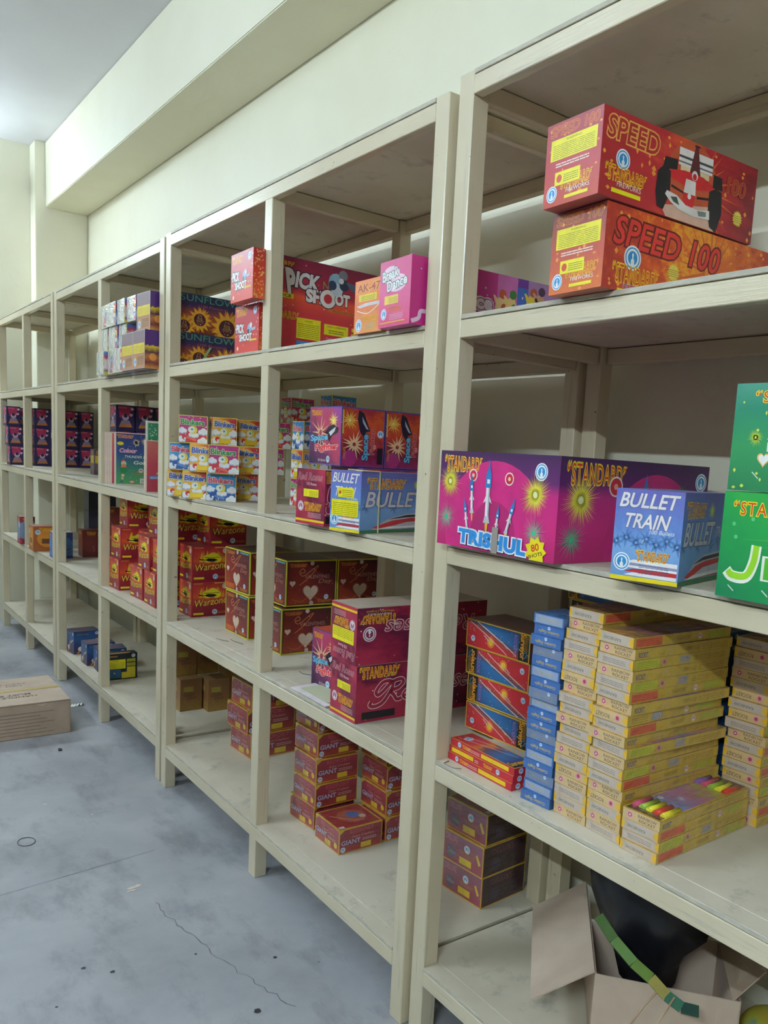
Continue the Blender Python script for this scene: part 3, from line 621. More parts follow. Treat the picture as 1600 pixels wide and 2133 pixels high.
def art_pick_big(L, R, H):
    g = grad('pick_red', [(0, '#c02c40'), (.45, '#c43440'), (.62, '#e05838'), (.68, '#a82840'), (1, '#782444')], 'v', 3, .02)
    b = Art(R, H); b.fill(g); b.sparks(26, '#f0c8b8', .003)
    b.standard(-.10, .885, .29, .06)
    b.text('P', .13, .62, .075, .27, '#d4dae2', .05, '#262038', bold=.06, shear=-.15); b.text('ICK', .205, .70, .20, .17, '#d4dae2', .05, '#262038', bold=.05, shear=.1, rot=-.03); b.text('N', .43, .74, .05, .085, '#b08468', .03, '#302030', bold=.02)
    b.text('SH', .29, .58, .14, .14, '#dfe2e6', .05, '#302440', bold=.06); b.circ(.475, .65, .105, '#302440', 20); b.circ(.475, .65, .095, '#dfe2e6', 20); b.circ(.475, .65, .05, '#b83040', 16); b.text('OT', .535, .60, .13, .13, '#dfe2e6', .05, '#302440', bold=.06)
    for x, y, r, c in ((.54, .84, .09, '#8ab8d8'), (.60, .92, .055, '#7c8494'), (.55, .76, .07, '#c0d6e8'), (.61, .82, .06, '#2c3c58'), (.51, .80, .05, '#30486c'), (.585, .86, .03, '#dce6ee')): b.circ(x, y, r, c, 12)
    b.poly([(.62, .86), (.80, .84), (.84, .78), (.68, .77)], '#5a6a88'); b.poly([(.74, .79), (.79, .70), (.80, .80)], '#8a94a8')
    b.rect(-.1, .585, .19, .635, '#e3d42a'); b.text('PIECE', .06, .595, .11, .03, '#30301c', bold=.02); b.rect(.48, .52, .86, .55, '#c87830'); b.text('NON-COLOUR SHOTS', .52, .525, .3, .02, '#602020')
    b.standard(-.08, .385, .32, .065); b.warning(.22, .20, .42, .41, 8); b.rect(.45, .28, .66, .39, '#e3e01e'); b.text('CHEMICAL INGREDIENTS', .47, .36, .17, .017, '#4a4a10'); b.lines(.49, .30, .62, .345, 2, '#6a6a1a', .4)
    b.rect(.69, .35, .88, .39, '#e3e01e'); b.rect(.69, .25, .88, .33, '#e3e01e'); b.lines(.71, .26, .86, .32, 2, '#6a6a1a', .4)
    b.text('Customer Care no:', .47, .23, .18, .025, '#f0e0e0'); b.text('94860 47001', .5, .195, .12, .02, '#f0e0e0')
    b.rect(.22, .09, .44, .175, '#3c8cd0'); rocket(b, .28, .14, .03, .5); rocket(b, .37, .145, .03, .5)
    a = Art(L, H); a.fill(g); a.standard(.1, .8, .5, .1); a.text('PICK N', .1, .5, .7, .2, '#cfd6e0', .05, '#262038', bold=.04); a.text('SHOOT', .2, .3, .7, .2, '#dfe2e6', .05, '#262038', bold=.04)
    return {'F': a, 'S': b}
def art_pick(L, R, H):
    g = grad('pick_small', [(0, '#c8443c'), (.5, '#b8303c'), (1, '#9c2c44')], 'v', 3, .08)
    a = Art(L, H); a.fill(g); a.sparks(14, '#f4dcc8', .004); a.standard(.06, .80, .46, .12); a.badge(.84, .86, .085)
    a.text('PICK', .06, .42, .34, .2, '#dde2e8', .06, '#28203a', bold=.05, rot=-.05); a.text('SHOOT', .2, .24, .52, .16, '#e6e8ea', .06, '#28203a', bold=.05)
    a.circ(.62, .50, .10, '#7fb0d4', 10); a.circ(.68, .56, .06, '#d8e0e8', 10); a.circ(.58, .44, .05, '#28304c', 8); a.poly([(.7, .5), (.88, .52), (.86, .46), (.72, .44)], '#a8b4c8'); a.rect(.62, .23, .92, .27, '#d8c02c'); a.star(.14, .1, .05, '#ecdcc0')
    b = Art(R, H); b.fill(grad('pick_edge', [(0, '#d86030'), (.5, '#c8402c'), (1, '#a82c34')], 'v', 12, .3)); b.sparks(80, '#f0b060', .004)
    return {'F': a, 'S': b}
def art_ak(L, R, H):
    g = grad('ak_orange', [(0, '#d8904c'), (.5, '#d0703c'), (1, '#d8884c')], 'v', 6, .25)
    a = Art(L, H); a.fill(g); a.text('AK-47', .08, .77, .84, .16, '#a83c2c', .04, '#dcc850', bold=.03); a.rect(.15, .60, .8, .73, '#d8cc30'); a.lines(.25, .62, .75, .71, 3, '#86801c', .35)
    a.poly([(.08, .52), (.4, .56), (.95, .56), (.9, .5), (.5, .5), (.2, .48)], '#c8ccd4'); a.stroke([(.1, .44), (.5, .36), (.9, .5)], .002, '#e8e4d8'); a.standard(.3, .22, .6, .09); a.badge(.18, .15, .12)
    a.lines(.4, .06, .8, .2, 4, '#9cc08c', .3)
    b = Art(R, H); b.fill(g); b.text('AK-47', .08, .7, .5, .2, '#a83c2c', .04, '#dcc850', bold=.03)
    return {'F': a, 'S': b}
def art_dance(L, R, H):
    g = grad('dance_pink', [(0, '#c83878'), (.5, '#c8508c'), (1, '#c04884')], 'v', 7, .18); m = grad('dance_side', [(0, '#b82c80'), (.4, '#b8308c'), (1, '#c050a0')], 'u', 3, .1)
    a = Art(L, H); a.fill(g); a.circ(.36, .78, .13, '#e6cce4', 22, 2.0); a.circ(.56, .64, .13, '#e6cce4', 22, 2.3)
    a.text('Break', .08, .71, .52, .16, '#f2f0f2', .05, '#3c3040', bold=.03, rot=.12); a.text('Dance', .24, .56, .64, .16, '#f2f0f2', .05, '#3c3040', bold=.03, rot=.12)
    a.rect(.18, .34, .62, .47, '#dcc848'); a.lines(.32, .36, .6, .45, 4, '#8c7c28', .35); a.standard(.3, .23, .44, .06, '#c03c30', '#e08c40'); a.badge(.17, .2, .085); a.lines(.36, .1, .8, .2, 4, '#e8c4d8', .3); a.rect(.06, .055, .86, .075, '#e8a838')
    b = Art(R, H); b.fill(m); b.stroke([(.01, .04), (.05, .10), (.06, .2), (.10, .22), (.13, .34)], .009, '#e0c8e4')
    b.text('Dance', .20, .40, .285, .24, '#e8e0f0', .10, '#e8e0f0', bold=.10); b.text('Dance', .20, .40, .285, .24, '#e8e0f0', .04, '#6c2c6c', bold=.05)
    b.rect(.51, 0, .64, 1, '#c070b4'); b.rect(.64, 0, .71, .86, '#3c6cc4'); b.rect(.64, .86, .71, 1, '#6c3c9c'); b.rect(.71, 0, 1, 1, '#a080b4'); b.sparks(26, '#ecd0ec', .004)
    for x, y, c1, c2 in ((.535, .50, '#d8c890', '#b85a3c'), (.60, .52, '#dccc84', '#3c7c3c'), (.735, .62, '#d8cc48', '#a8583c'), (.79, .66, '#c8a084', '#4c3c5c')):
        b.poly([(x - .03, y - .3), (x + .035, y - .3), (x + .04, y), (x + .025, y + .14), (x - .015, y + .14), (x - .035, y)], c1); b.circ(x + .012, y + .20, .075, c2, 10); b.circ(x + .022, y, .06, c2, 8)
        b.poly([(x - .03, y + .02), (x - .05, y + .16), (x - .04, y + .17), (x - .01, y + .08)], c1)
    b.poly([(.755, .72), (.80, .50), (.815, .54), (.765, .76)], '#2c2834'); b.poly([(.815, .52), (.84, .70), (.855, .68), (.83, .48)], '#2c2834')
    return {'F': a, 'S': b}
def art_sunfl(L, R, H):
    g = grad('sun_ground', [(0, '#6c3820'), (.4, '#a0522c'), (.62, '#6c3c4c'), (.70, '#3c2c5c'), (1, '#282c50')], 'v', 4, .08)
    b = Art(R, H); b.fill(g)
    for x, y, r in ((.06, .16, .34), (.50, .24, .50), (.215, .36, .36), (.82, .34, .36)):
        b.circ(x, y, r, '#c87c30', 30, 1, .42); b.circ(x, y, r * .92, '#e0b034', 26, 1, .38, .1); b.circ(x, y, r * .45, '#4c2430', 18); b.circ(x, y, r * .2, '#806038', 10)
        for k in range(14): b.circ(x + .34 * r * math.cos(k * 2.4) * b.h / b.w * (.4 + .06 * (k % 8)), y + .34 * r * math.sin(k * 2.4), .014, '#d8a8a0', 6)
    b.rect(0, .80, 1, 1, grad('sun_sky', [(0, '#343058'), (1, '#2a3056')], 'v', 4, .1))
    b.text('SUNFLOWER', .02, .81, .70, .17, '#4c9c84', .01, '#1c3050'); b.text('(100 Flowers)', .20, .66, .30, .09, '#b06068'); b.sparks(30, '#c890a0', .002)
    a = Art(L, H); a.fill(g); a.text('SUNFLOWER', .04, .76, .9, .18, '#4c9c84'); a.circ(.5, .3, .26, '#e0b034', 30, 1, .3)
    return {'F': a, 'S': b}
BLK = {'p': ('#a82c7c', '#b04080', '#2c8c50', '#c83c48'), 'b': ('#2c7cc4', '#4498d8', '#c8405c', '#2c5ca8'), 'o': ('#c83c38', '#e09840', '#3c5cb4', '#c83c38')}
def art_blink(L, R, H, k='p'):
    c0, c1, tx, lo = BLK[k]; out = {}
    for f, w in (('S', R), ('F', L)):
        a = Art(w, H); a.fill(grad('blink_' + k, [(0, lo), (.3, lo), (.5, c1 if k != 'o' else '#d87838'), (1, c0 if k != 'o' else '#d89038')] if k != 'o' else [(0, '#e0b058'), (.35, '#e09840'), (.6, '#c8483c'), (1, '#b83440')], 'v' if k != 'o' else 'u', 4, .1))
        if k == 'o': a.circ(.42, .5, .42, '#e8b84c', 18)
        a.sparks(24, '#f4ecf4', .003); a.frame('#e8d85c', .0022)
        a.cloud(.12, .44, .14); a.cloud(.86, .42, .16); a.cloud(.52, .30, .15); a.cloud(.08, .12, .14); a.cloud(.85, .08, .17)
        a.circ(.5, .48, .15, '#e8d84c', 16); a.circ(.44, .49, .12, '#f2f0e4', 14); a.circ(.46, .5, .04, '#4c98b0', 8)
        a.circ(.2, .2, .09, lo, 12); a.circ(.22, .16, .04, '#e8f0fa', 10)
        a.poly([(.25, .18), (.6, .06), (.62, .16), (.3, .24)], '#e06c5c' if k != 'b' else '#5c8cd4')
        if k == 'o': a.rect(.26, .05, .74, .24, '#e8cc3c')
        a.text('Blinkers', .07, .65, .82, .21, tx, .05, '#f6f2f2' if k != 'p' else '#f0e8c8', bold=.035, rot=-.03); out[f] = a
    t = Art(R, L); t.fill('#d8c860'); out['T'] = t
    return out
def art_val(L, R, H):
    g = grad('val_brown', [(0, '#a04428'), (.35, '#7c2c28'), (.7, '#5c2028'), (1, '#3c1c24')], 'd', 3, .15); out = {}
    for f, w in (('F', L), ('S', R)):
        a = Art(w, H); a.fill('#c8c838'); a.rect(.02, .03, .98, .97, '#241c20'); a.rect(.035, .045, .965, .955, g)
        a.standard(.06, .86, .34, .06, '#b0582c', '#c88838'); a.stroke([(.24, .74), (.32, .82), (.36, .74), (.26, .72), (.34, .66), (.56, .84), (.62, .86), (.44, .62), (.26, .46)], .0022, '#d08848')
        a.text('VALENTINES', .36, .60, .5, .08, '#b08c84'); a.text('Day', .64, .46, .26, .12, '#b08060', shear=.3)
        a.heart(.48, .30, .19, '#a87860'); a.heart(.48, .30, .17, '#c8bcac'); a.heart(.12, .50, .07, '#d8ccc4'); a.circ(.5, .93, .05, '#c8c0bc', 10); a.circ(.5, .06, .05, '#b8b0c0', 10)
        a.badge(.80, .18, .055); a.stroke([(.12, .16), (.3, .1), (.46, .2), (.7, .12)], .0015, '#c87838'); a.standard(.62, .07, .3, .05, '#b0582c', '#c88838')
        if f == 'F': a.rect(.06, .05, .4, .17, '#b85c2c'); a.rect(.62, .92, .95, .955, '#58a0b0')
        a.sparks(16, '#e0b090', .002); out[f] = a
    t = Art(R, L); t.fill('#5c3830'); t.frame('#b0a838', .003); out['T'] = t
    return out
def art_war(L, R, H):
    g = grad('war_red', [(0, '#7c1c2c'), (.35, '#8c2430'), (.55, '#c8582c'), (.8, '#b83c34'), (1, '#a02c34')], 'v', 4, .2); out = {}
    for f, w in (('F', L), ('S', R)):
        a = Art(w, H); a.fill('#a82c38'); a.rect(.03, .02, .97, .98, g)
        for _ in range(14):
            x = random.uniform(.15, .85); a.poly([(x - .05, .56), (x + .05, .54), (x + .02, random.uniform(.74, .90))], random.choice(['#e0c828', '#d8942c', '#d8b02c', '#c87c2c']))
        for x, y, r in ((.42, .64, .12), (.56, .68, .14), (.66, .63, .11)): a.circ(x, y, r, '#dcd82c', 9, 1.2, 0, random.random())
        a.poly([(.34, .60), (.42, .65), (.60, .64), (.68, .60), (.58, .555), (.44, .56)], '#16181c'); a.rect(.32, .665, .74, .68, '#16181c'); a.poly([(.18, .64), (.36, .61), (.36, .59), (.19, .6)], '#16181c')
        a.text('Warzone', .07, .33, .88, .19, '#e8dc4c', .02, '#7c2c20', shear=.2, rot=.1, bold=.0)
        a.badge(.62, .13, .075); a.rect(.05, .06, .32, .12, '#e3d42a'); a.circ(.88, .86, .08, '#c8bca8', 14); a.rect(.05, .93, .3, .965, '#c8783c'); a.rect(.6, .94, .96, .975, '#d8a04c'); a.lines(.7, .08, .95, .16, 2, '#c87838', .4)
        out[f] = a
    t = Art(R, L); t.fill('#7c3838'); t.rect(.05, .05, .95, .95, '#8c4440'); out['T'] = t
    return out
def art_fort(L, R, H, deluxe=False):
    g = grad('fort' + str(deluxe), [(0, '#a04038'), (.4, '#7c2c38'), (1, '#8c3444')] if not deluxe else [(0, '#8c3c48'), (.5, '#84485c'), (1, '#7c5468')], 'v', 4, .15, True); out = {}
    for f, w in (('F', L), ('S', R)):
        a = Art(w, H, True); a.fill('#c8a834'); a.rect(.015, .035, .985, .965, g if f == 'F' or not deluxe else '#3c2830')
        if not deluxe:
            a.poly([(.015, .965), (.12, .965), (.015, .8)], '#b8a83c'); a.text('REDFORT', .24, .74, .56, .17, '#b85a68', .01, '#5c2030'); a.text('Giant Crackers', .3, .57, .5, .11, '#c88c88')
            a.text('GIANT', .05, .33, .44, .20, '#b4b0cc', .03, '#34346a', bold=.02); a.lines(.53, .38, .86, .52, 2, '#b89ca4', .4)
            a.rect(.5 if f == 'S' else .42, .08, .74 if f == 'S' else .66, .30, '#c8b434'); a.circ(.86, .28, .12, '#c8b434', 14) if f == 'F' else a.badge(.09, .16, .11)
        else:
            if f == 'S': a.text('DELUXE', .2, .68, .5, .18, '#74404c'); a.circ(.3, .34, .2, '#40364c', 16); out[f] = a; continue
            a.text('DELUXE', .06, .70, .30, .2, '#c0848c', .01, '#6c3040'); a.circ(.2, .34, .22, '#5c5468', 16); a.text('Deluxe', .12, .28, .2, .16, '#9c90a0'); a.badge(.60, .66, .13, '#4c88b0'); a.poly([(.82, .62), (.86, .68), (.95, .4), (.90, .34)], '#c8b43c')
            a.rect(.42, .12, .72, .34, '#d0b828'); a.standard(.46, .42, .34, .1, '#a04c38', '#b88448')
        out[f] = a
    t = Art(R, L, True); t.fill('#b8a838'); t.rect(.03, .03, .97, .97, '#8c3034'); t.circ(.55, .5, .3, '#a05c4c', 20); t.circ(.6, .55, .14, '#4c6ca8', 14); t.circ(.75, .4, .08, '#b8a8a0', 10); t.stroke([(.15, .7), (.4, .4), (.7, .2)], .003, '#c8987c'); t.rect(.04, .05, .16, .14, '#d0c8d0'); out['T'] = t
    return out
def art_days(L, R, H):
    out = {}
    for f, w in (('F', L), ('S', R)):
        a = Art(w, H); a.fill(grad('days', [(0, '#8c7838'), (.4, '#7c5c38'), (1, '#74583c')], 'v', 5, .2)); a.text('Golden', .16, .46, .5, .13, '#50302c', shear=.3); a.text('Days', .3, .33, .42, .13, '#50302c', shear=.3)
        a.rect(.15, .6, .6, .76, '#948c3c'); a.frame('#8c6a3c', .003); out[f] = a
    t = Art(R, L); t.fill('#7c6848'); out['T'] = t
    return out
def art_bolt(L, R, H):
    b = Art(R, H); b.fill('#ddd8cc'); b.rect(.02, .012, 1, .985, grad('bolt_sky', [(0, '#4c9c60'), (.35, '#3c7c74'), (.6, '#34508c'), (1, '#343c78')], 'v', 2, .04)); b.sparks(60, '#c8d0e8', .002)
    b.standard(.04, .9, .4, .055, '#c8603c', '#e0a85c'); b.burst(.5, .82, .1, '#e0d4a8', 14, None, .16); b.burst(.72, .85, .1, '#d0c498', 22, None, .07)
    b.circ(.12, .79, .035, '#d8cc3c', 16, 1.8); b.text('Colour', .1, .62, .42, .08, '#e87c9c', .03, '#f0ecf0', bold=.02, shear=.2); b.text('THUNDER BOLT', .22, .52, .68, .05, '#ece8e0', shear=.2, bold=.01); b.text('Gold', .44, .4, .36, .07, '#ece8e0', bold=.02, shear=.2)
    b.badge(.62, .28, .045, '#983c50'); b.standard(.42, .19, .4, .05, '#a07c30', '#5c8c3c')
    for x, y, r, c in ((.19, .46, .035, '#c83c50'), (.2, .41, .05, '#b8c8b0'), (.2, .35, .05, '#c87c5c'), (.2, .28, .06, '#2c8c50'), (.18, .18, .03, '#d8c8a0'), (.17, .12, .025, '#c8c490')): b.circ(x, y, r, c, 12)
    b.circ(.15, .06, .02, '#4c60a8', 12, 1.4); b.circ(.4, .06, .025, '#c84c60', 16, 2.2); b.circ(.4, .06, .018, '#e8b8c4', 16, 2.4); b.rect(.6, .03, .86, .13, '#dcdcdc')
    for i in range(9): b.rect(.63 + i * .022, .045, .638 + i * .022, .115, '#34343c')
    a = Art(L, H); a.fill('#d8d4c8')
    return {'F': a, 'S': b}
def art_redleaf(L, R, H):
    b = Art(R, H); b.fill('#ddd8cc'); b.rect(.04, .012, .97, .985, grad('leaf_red', [(0, '#a83c54'), (.5, '#b8485c'), (1, '#c8746c')], 'v', 3, .06))
    for pts in ([(.4, .6), (.55, .64), (.8, .62)], [(.4, .38), (.6, .48), (.85, .54)], [(.35, .36), (.5, .42), (.62, .5)], [(.55, .9), (.7, .86), (.82, .8)]): b.stroke(pts, .003, '#e8d4c4')
    b.poly([(.12, .25), (.55, .28), (.55, .34), (.12, .31)], '#4c80c8'); b.lines(.16, .27, .5, .31, 2, '#b8d0f0', .5)
    a = Art(L, H); a.fill('#c8b8ac')
    return {'F': a, 'S': b}
def art_greenleaf(L, R, H):
    b = Art(R, H); b.fill('#cfd4c8'); b.rect(.03, .02, .97, .97, grad('leaf_green', [(0, '#1c7c5c'), (.5, '#2c8c6c'), (1, '#3c8c6c')], 'v', 30, .3)); b.sparks(120, '#c8dcb8', .005); b.circ(.25, .1, .06, '#c8b84c', 12)
    a = Art(L, H); a.fill('#a8b4a4')
    return {'F': a, 'S': b}
def art_notice(L, R, H):
    b = Art(R, H); b.fill('#182428'); b.warning(.02, .42, .64, .78, 7); b.rect(.68, .66, .94, .78, '#b8bc2c'); b.rect(.68, .5, .94, .63, '#b8bc2c'); b.rect(.68, .06, .94, .47, '#c8c02c'); b.rect(.52, .04, .94, .28, '#c8c02c')
    b.rect(.02, .12, .5, .40, '#2c5c88'); b.rect(.02, .06, .5, .12, '#2c5c60'); b.badge(.88, .9, .07); b.lines(.7, .52, .92, .76, 5, '#6c7020', .4); b.circ(.12, .24, .03, '#e0d8c0', 8); b.circ(.3, .26, .03, '#e0d8c0', 8); b.rect(.02, .88, .4, .94, '#9c7848')
    a = Art(L, H); a.fill('#1c2428'); a.badge(.5, .7, .1)
    t = Art(R, L); t.fill('#2c2c2c'); t.rect(.1, .1, .8, .45, '#b08c48'); t.rect(.1, .55, .6, .85, '#3c3c38')
    return {'F': a, 'S': b, 'T': t}
def art_jet(L, R, H):
    g = grad('jet_sky', [(0, '#3c3048'), (.35, '#2c3c6c'), (.7, '#2c5c94'), (1, '#243c70')], 'v', 4, .2); out = {}
    for f, w in (('S', R), ('F', L)):
        a = Art(w, H); a.fill(g); a.poly([(.05, .05), (.5, .34), (.96, .82), (.98, .62), (.6, .2), (.3, .05)], '#5c4454'); a.poly([(.3, .3), (.5, .6), (.56, .56), (.42, .28)], '#8c98b0'); a.circ(.25, .22, .11, '#d8d0c8', 12); a.poly([(.1, .02), (.22, .18), (.2, .04)], '#d8a030')
        a.text('STANDARD', .1, .82, .44, .08, '#a08c5c'); a.badge(.86, .88, .07); a.poly([(.55, .5), (.9, .66), (.9, .6), (.6, .44)], '#c8c4c8'); out[f] = a
    t = Art(R, L); t.fill(grad('jet_top', [(0, '#5c5068'), (.5, '#706070'), (1, '#40506c')], 'u', 8, .3)); out['T'] = t
    return out
def art_sunny(L, R, H):
    a = Art(L, H); a.fill(grad('sunny_f', [(0, '#a8846c'), (.4, '#a88468'), (.55, '#847078'), (1, '#7c7484')], 'v', 4, .1)); a.rect(.04, .40, .96, .66, '#d8cc44'); a.lines(.1, .43, .9, .62, 5, '#9c9430', .3); a.rect(.08, .06, .94, .34, '#b08c68'); a.lines(.4, .1, .9, .28, 4, '#6c4c44', .4); a.badge(.2, .17, .11); a.text('STANDARD', .38, .26, .5, .06, '#5c3c34'); a.frame('#c4bcc4', .002)
    b = Art(R, H); b.fill(grad('sunny_s', [(0, '#c88c34'), (.14, '#6c2c3c'), (.3, '#b07838'), (.42, '#4c2448'), (.58, '#d8c42c'), (.6, '#4c2c74'), (1, '#4c2c78')], 'v', 5, .05)); b.circ(.5, .3, .1, '#d89848', 10)
    return {'F': a, 'S': b}
def art_film(L, R, H, k=0):
    a = Art(L, H, True); a.fill('#c4cecb'); c = ['#b8404c', '#3c78c0', '#a8b03c', '#7c4c8c'][k % 4]; c2 = ['#4c84c8', '#c84454', '#58a0c8', '#c8b83c'][k % 4]
    if k % 3 == 0: a.poly([(.30, .06), (.78, .02), (.82, .6), (.70, .82), (.42, .80), (.32, .5)], '#8cb4d4'); a.poly([(.38, .05), (.72, .03), (.74, .4), (.60, .62), (.44, .42)], c); a.circ(.56, .66, .09, '#c8503c', 10); a.circ(.52, .9, .09, '#b8c458', 10, 1.6); a.sparks(16, '#eef0f2', .004)
    elif k % 3 == 1: a.rect(.74, .06, .98, .94, c2); a.rect(.76, .34, .98, .50, '#e8e4e6'); a.circ(.86, .24, .11, c, 10); a.circ(.86, .68, .1, '#d8c83c', 10); a.poly([(.05, .2), (.12, .2), (.10, .7), (.04, .7)], '#c8c0d0')
    else: a.rect(.88, .04, .99, .96, c); a.rect(.88, .2, .99, .4, '#e0d84c'); a.poly([(.1, .1), (.22, .14), (.2, .8), (.08, .86)], '#aebcc4'); a.poly([(.45, .1), (.5, .1), (.55, .9), (.48, .9)], '#dbe2e2')
    b = Art(R, H, True); b.fill(grad('film_side%d' % (k % 2), [(0, '#c8c040'), (.12, '#b8a83c'), (.15, '#6c3c7c'), (.3, '#dcd0d8'), (.6, '#d8c8cc'), (.75, '#b8403c'), (.88, '#4c6cb8'), (1, '#6c8cc4')] if k % 2 == 0 else [(0, '#5c84c8'), (.3, '#dce0ec'), (.55, '#3c6cb8'), (.8, '#a83c54'), (1, '#4c84c8')], 'v', 4, .1, True))
    b.circ(.5, .5, .3, '#e4c8c4', 12); b.circ(.5, .5, .16, '#d86c5c', 10)
    return {'F': a, 'S': b}
def art_heartcup(L, R, H, n=0):
    out = {}
    for f, w in (('S', R), ('F', L)):
        a = Art(w, H); a.fill('#2c2454')
        a.poly([(.1, .95), (.8, .95), (.72, .55), (.2, .5)], '#a82c5c'); a.text('STANDARD', .12, .86, .44, .07, '#d890a8'); a.circ(.86, .86, .06, '#d8c8dc', 8); a.heart(.8, .62, .07, '#d0a8c8')
        a.circ(.5, .52, .13, '#b8a8cc', 12); a.circ(.5, .58, .08, '#2c1c3c', 10); a.poly([(.14, .12), (.3, .4), (.7, .4), (.88, .14)], '#8c7c9c'); a.poly([(.16, .12), (.24, .24), (.78, .26), (.86, .14)], '#b8783c')
        if n: a.rect(.1, .5, .7, .8, '#c8b82c'); a.rect(.45, .1, .75, .5, '#c8b82c')
        out[f] = a
    return out
def art_tiny(L, R, H, k=0):
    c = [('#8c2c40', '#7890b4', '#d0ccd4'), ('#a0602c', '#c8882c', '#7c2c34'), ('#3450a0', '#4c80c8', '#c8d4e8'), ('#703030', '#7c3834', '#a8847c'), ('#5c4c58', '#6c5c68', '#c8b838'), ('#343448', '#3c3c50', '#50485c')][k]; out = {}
    for f, w in (('S', R), ('F', L)):
        a = Art(w, H); a.fill(c[0]); a.circ(.5, .5, .34, c[1], 14, 1.1)
        if k == 1: a.poly([(.25, .3), (.9, .35), (.9, .9), (.35, .92)], c[1]); a.rect(.3, .3, .7, .5, '#6c4828'); a.badge(.16, .76, .1)
        elif k == 4: a.rect(.1, .45, .9, .75, c[2])
        elif k == 0: a.rect(.25, .3, .95, .85, c[1]); a.circ(.8, .7, .12, c[2], 10)
        elif k == 2: a.poly([(0, .1), (1, .1), (1, .4), (.5, .35)], c[1]); a.stroke([(.1, .35), (.6, .32), (.9, .38)], .004, '#202c50')
        elif k == 3: a.stroke([(.5, .42), (.6, .3), (.55, .2)], .003, c[2])
        if k != 5: a.standard(.2, .82, .5, .1)
        out[f] = a
    return out

# ------------------------------------------------------------------ box maker
def rub(c):
    c = c.lstrip('#'); v = [int(c[i:i+2], 16) for i in (0, 2, 4)]; t = (214, 200, 198)
    return '#%02x%02x%02x' % tuple(int(a * .68 + b * .32) for a, b in zip(v, t))
PROTO = {}
def copy_tree(o, parent=None):
    c = o.copy(); COL.objects.link(c); c.parent = parent
    for ch in KIDS.get(o.name, []): copy_tree(ch, c)
    return c
KIDS = {}
def crate(name, key, artf, K, yaw, L, R, H, label, group=None, cat='box', flip=False, args=(), body='#8a7c6a', tilt=0.0, bodymat=None, bv=.0012, extra=None):
    """K: lower corner shared by the aisle face (length L) and the near-end face (length R)"""
    pk = (key, round(L, 4), round(R, 4), round(H, 4), flip, args)
    if pk in PROTO:
        o = copy_tree(PROTO[pk])
    else:
        bm = bmesh.new(); bx(bm, (0, 0, 0), (R, L, H)); bevel(bm, bv)
        o = link(name, mesh(name, bm), None, None, [bodymat or ink(rub(body))])
        arts = artf(L, R, H, *args); kids = []
        for f, nm in (('F', 'front_print'), ('S', 'side_print'), ('T', 'top_print')):
            if f in arts: kids.append(arts[f].build(nm, f, (L, R, H), o, flip and f != 'T'))
        if extra: kids += extra(o, L, R, H)
        KIDS[o.name] = kids
        PROTO[pk] = o
    o.location = (K[0], K[1], K[2] + .0007); o.rotation_euler = (0, tilt, math.radians(yaw))
    info(o, label, cat, group)
    return o
def sticker(name, poly3, c, parent, th=.0008):
    bm = bmesh.new(); sheet(bm, poly3, th); return link(name, mesh(name, bm), parent, None, [c if not isinstance(c, str) else ink(c)])

# ================================================================== rack A (nearest)
z = ZA[1]
crate('firework_carton', 'speedlo', art_speed, (-0.018, 1.019, z), -2.9, .136, .46, .139, 'long orange carton with red racing lettering, under the red one on the near top shelf', 'racing car cartons', args=(False,), body='#a8462c')
crate('firework_carton', 'speedhi', art_speed, (-0.047, 1.015, z + .142), -2.4, .138, .412, .138, 'long red carton with a racing car on its side, on top of the orange carton', 'racing car cartons', args=(True,), body='#9c2c34')
z = ZA[2]
def tri_extra(o, L, R, H):
    y0, y1 = L * (1 - .565), L * (1 - .515)
    s = [sticker('packing_tape', [(-.0048, y0, .0), (-.0048, y1, .0), (-.0048, y1, .052), (-.0048, y0, .052)], grad('grey_tape', [(0, '#8c8c88'), (1, '#a0a09a')]), o, .0004)]
    s[0]['label'] = 'strip of grey packing tape'
    return s
crate('firework_carton', 'trishul', art_trishul, (-0.010, 1.091, z), 1.4, .354, .461, .198, 'large magenta and purple carton with rockets and yellow bursts, jutting over the shelf edge', body='#8c2460', extra=tri_extra)
crate('firework_carton', 'bulletA', art_bullet, (-0.004, .814, z), 15.0, .119, .200, .150, 'blue carton with slanted silver letters between the magenta and green cartons', 'blue train cartons', body='#4c60b0')
crate('firework_carton', 'jelly', art_jelly, (-0.007, .480, z), 0, .2600, .24, .158, 'bright green carton with rounded jelly lettering, lower of the two green ones', 'green cartons', body='#1c8048')
crate('firework_carton', 'greenup', art_green, (0.030, .475, z + .1595), 0, .288, .24, .160, 'deep green carton with pink red letters, on top of the other green carton', 'green cartons', body='#2c8058')
# shelf below: long red and blue rocket cartons, blue packs, yellow packs
z = ZA[3]
for i in range(3):
    crate('rocket_carton', 'sflat', art_surv_flat, (0.046 + .002 * i, 1.224 - .001 * i, z + i * .0166), -1.0, .225, .062, .0160, 'flat red rocket carton lying at the shelf edge, ' + ['bottom', 'middle', 'top'][i] + ' of three', 'flat red rocket cartons', args=(i % 2,), body='#b02c38')
lv = [(0.236, 1.395, .217), (0.240, 1.400, .224), (0.236, 1.406, .232), (0.231, 1.405, .238)]
for i, (x, y, L) in enumerate(lv):
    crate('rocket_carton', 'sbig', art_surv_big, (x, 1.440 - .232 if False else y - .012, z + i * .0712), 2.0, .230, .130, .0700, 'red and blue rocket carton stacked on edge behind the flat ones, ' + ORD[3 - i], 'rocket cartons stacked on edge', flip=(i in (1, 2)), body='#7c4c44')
for i, (x, y, zz) in enumerate(((.335, 1.17, z + .22), (.340, 1.19, z + .291), (.335, 1.215, z + .362))):
    pass
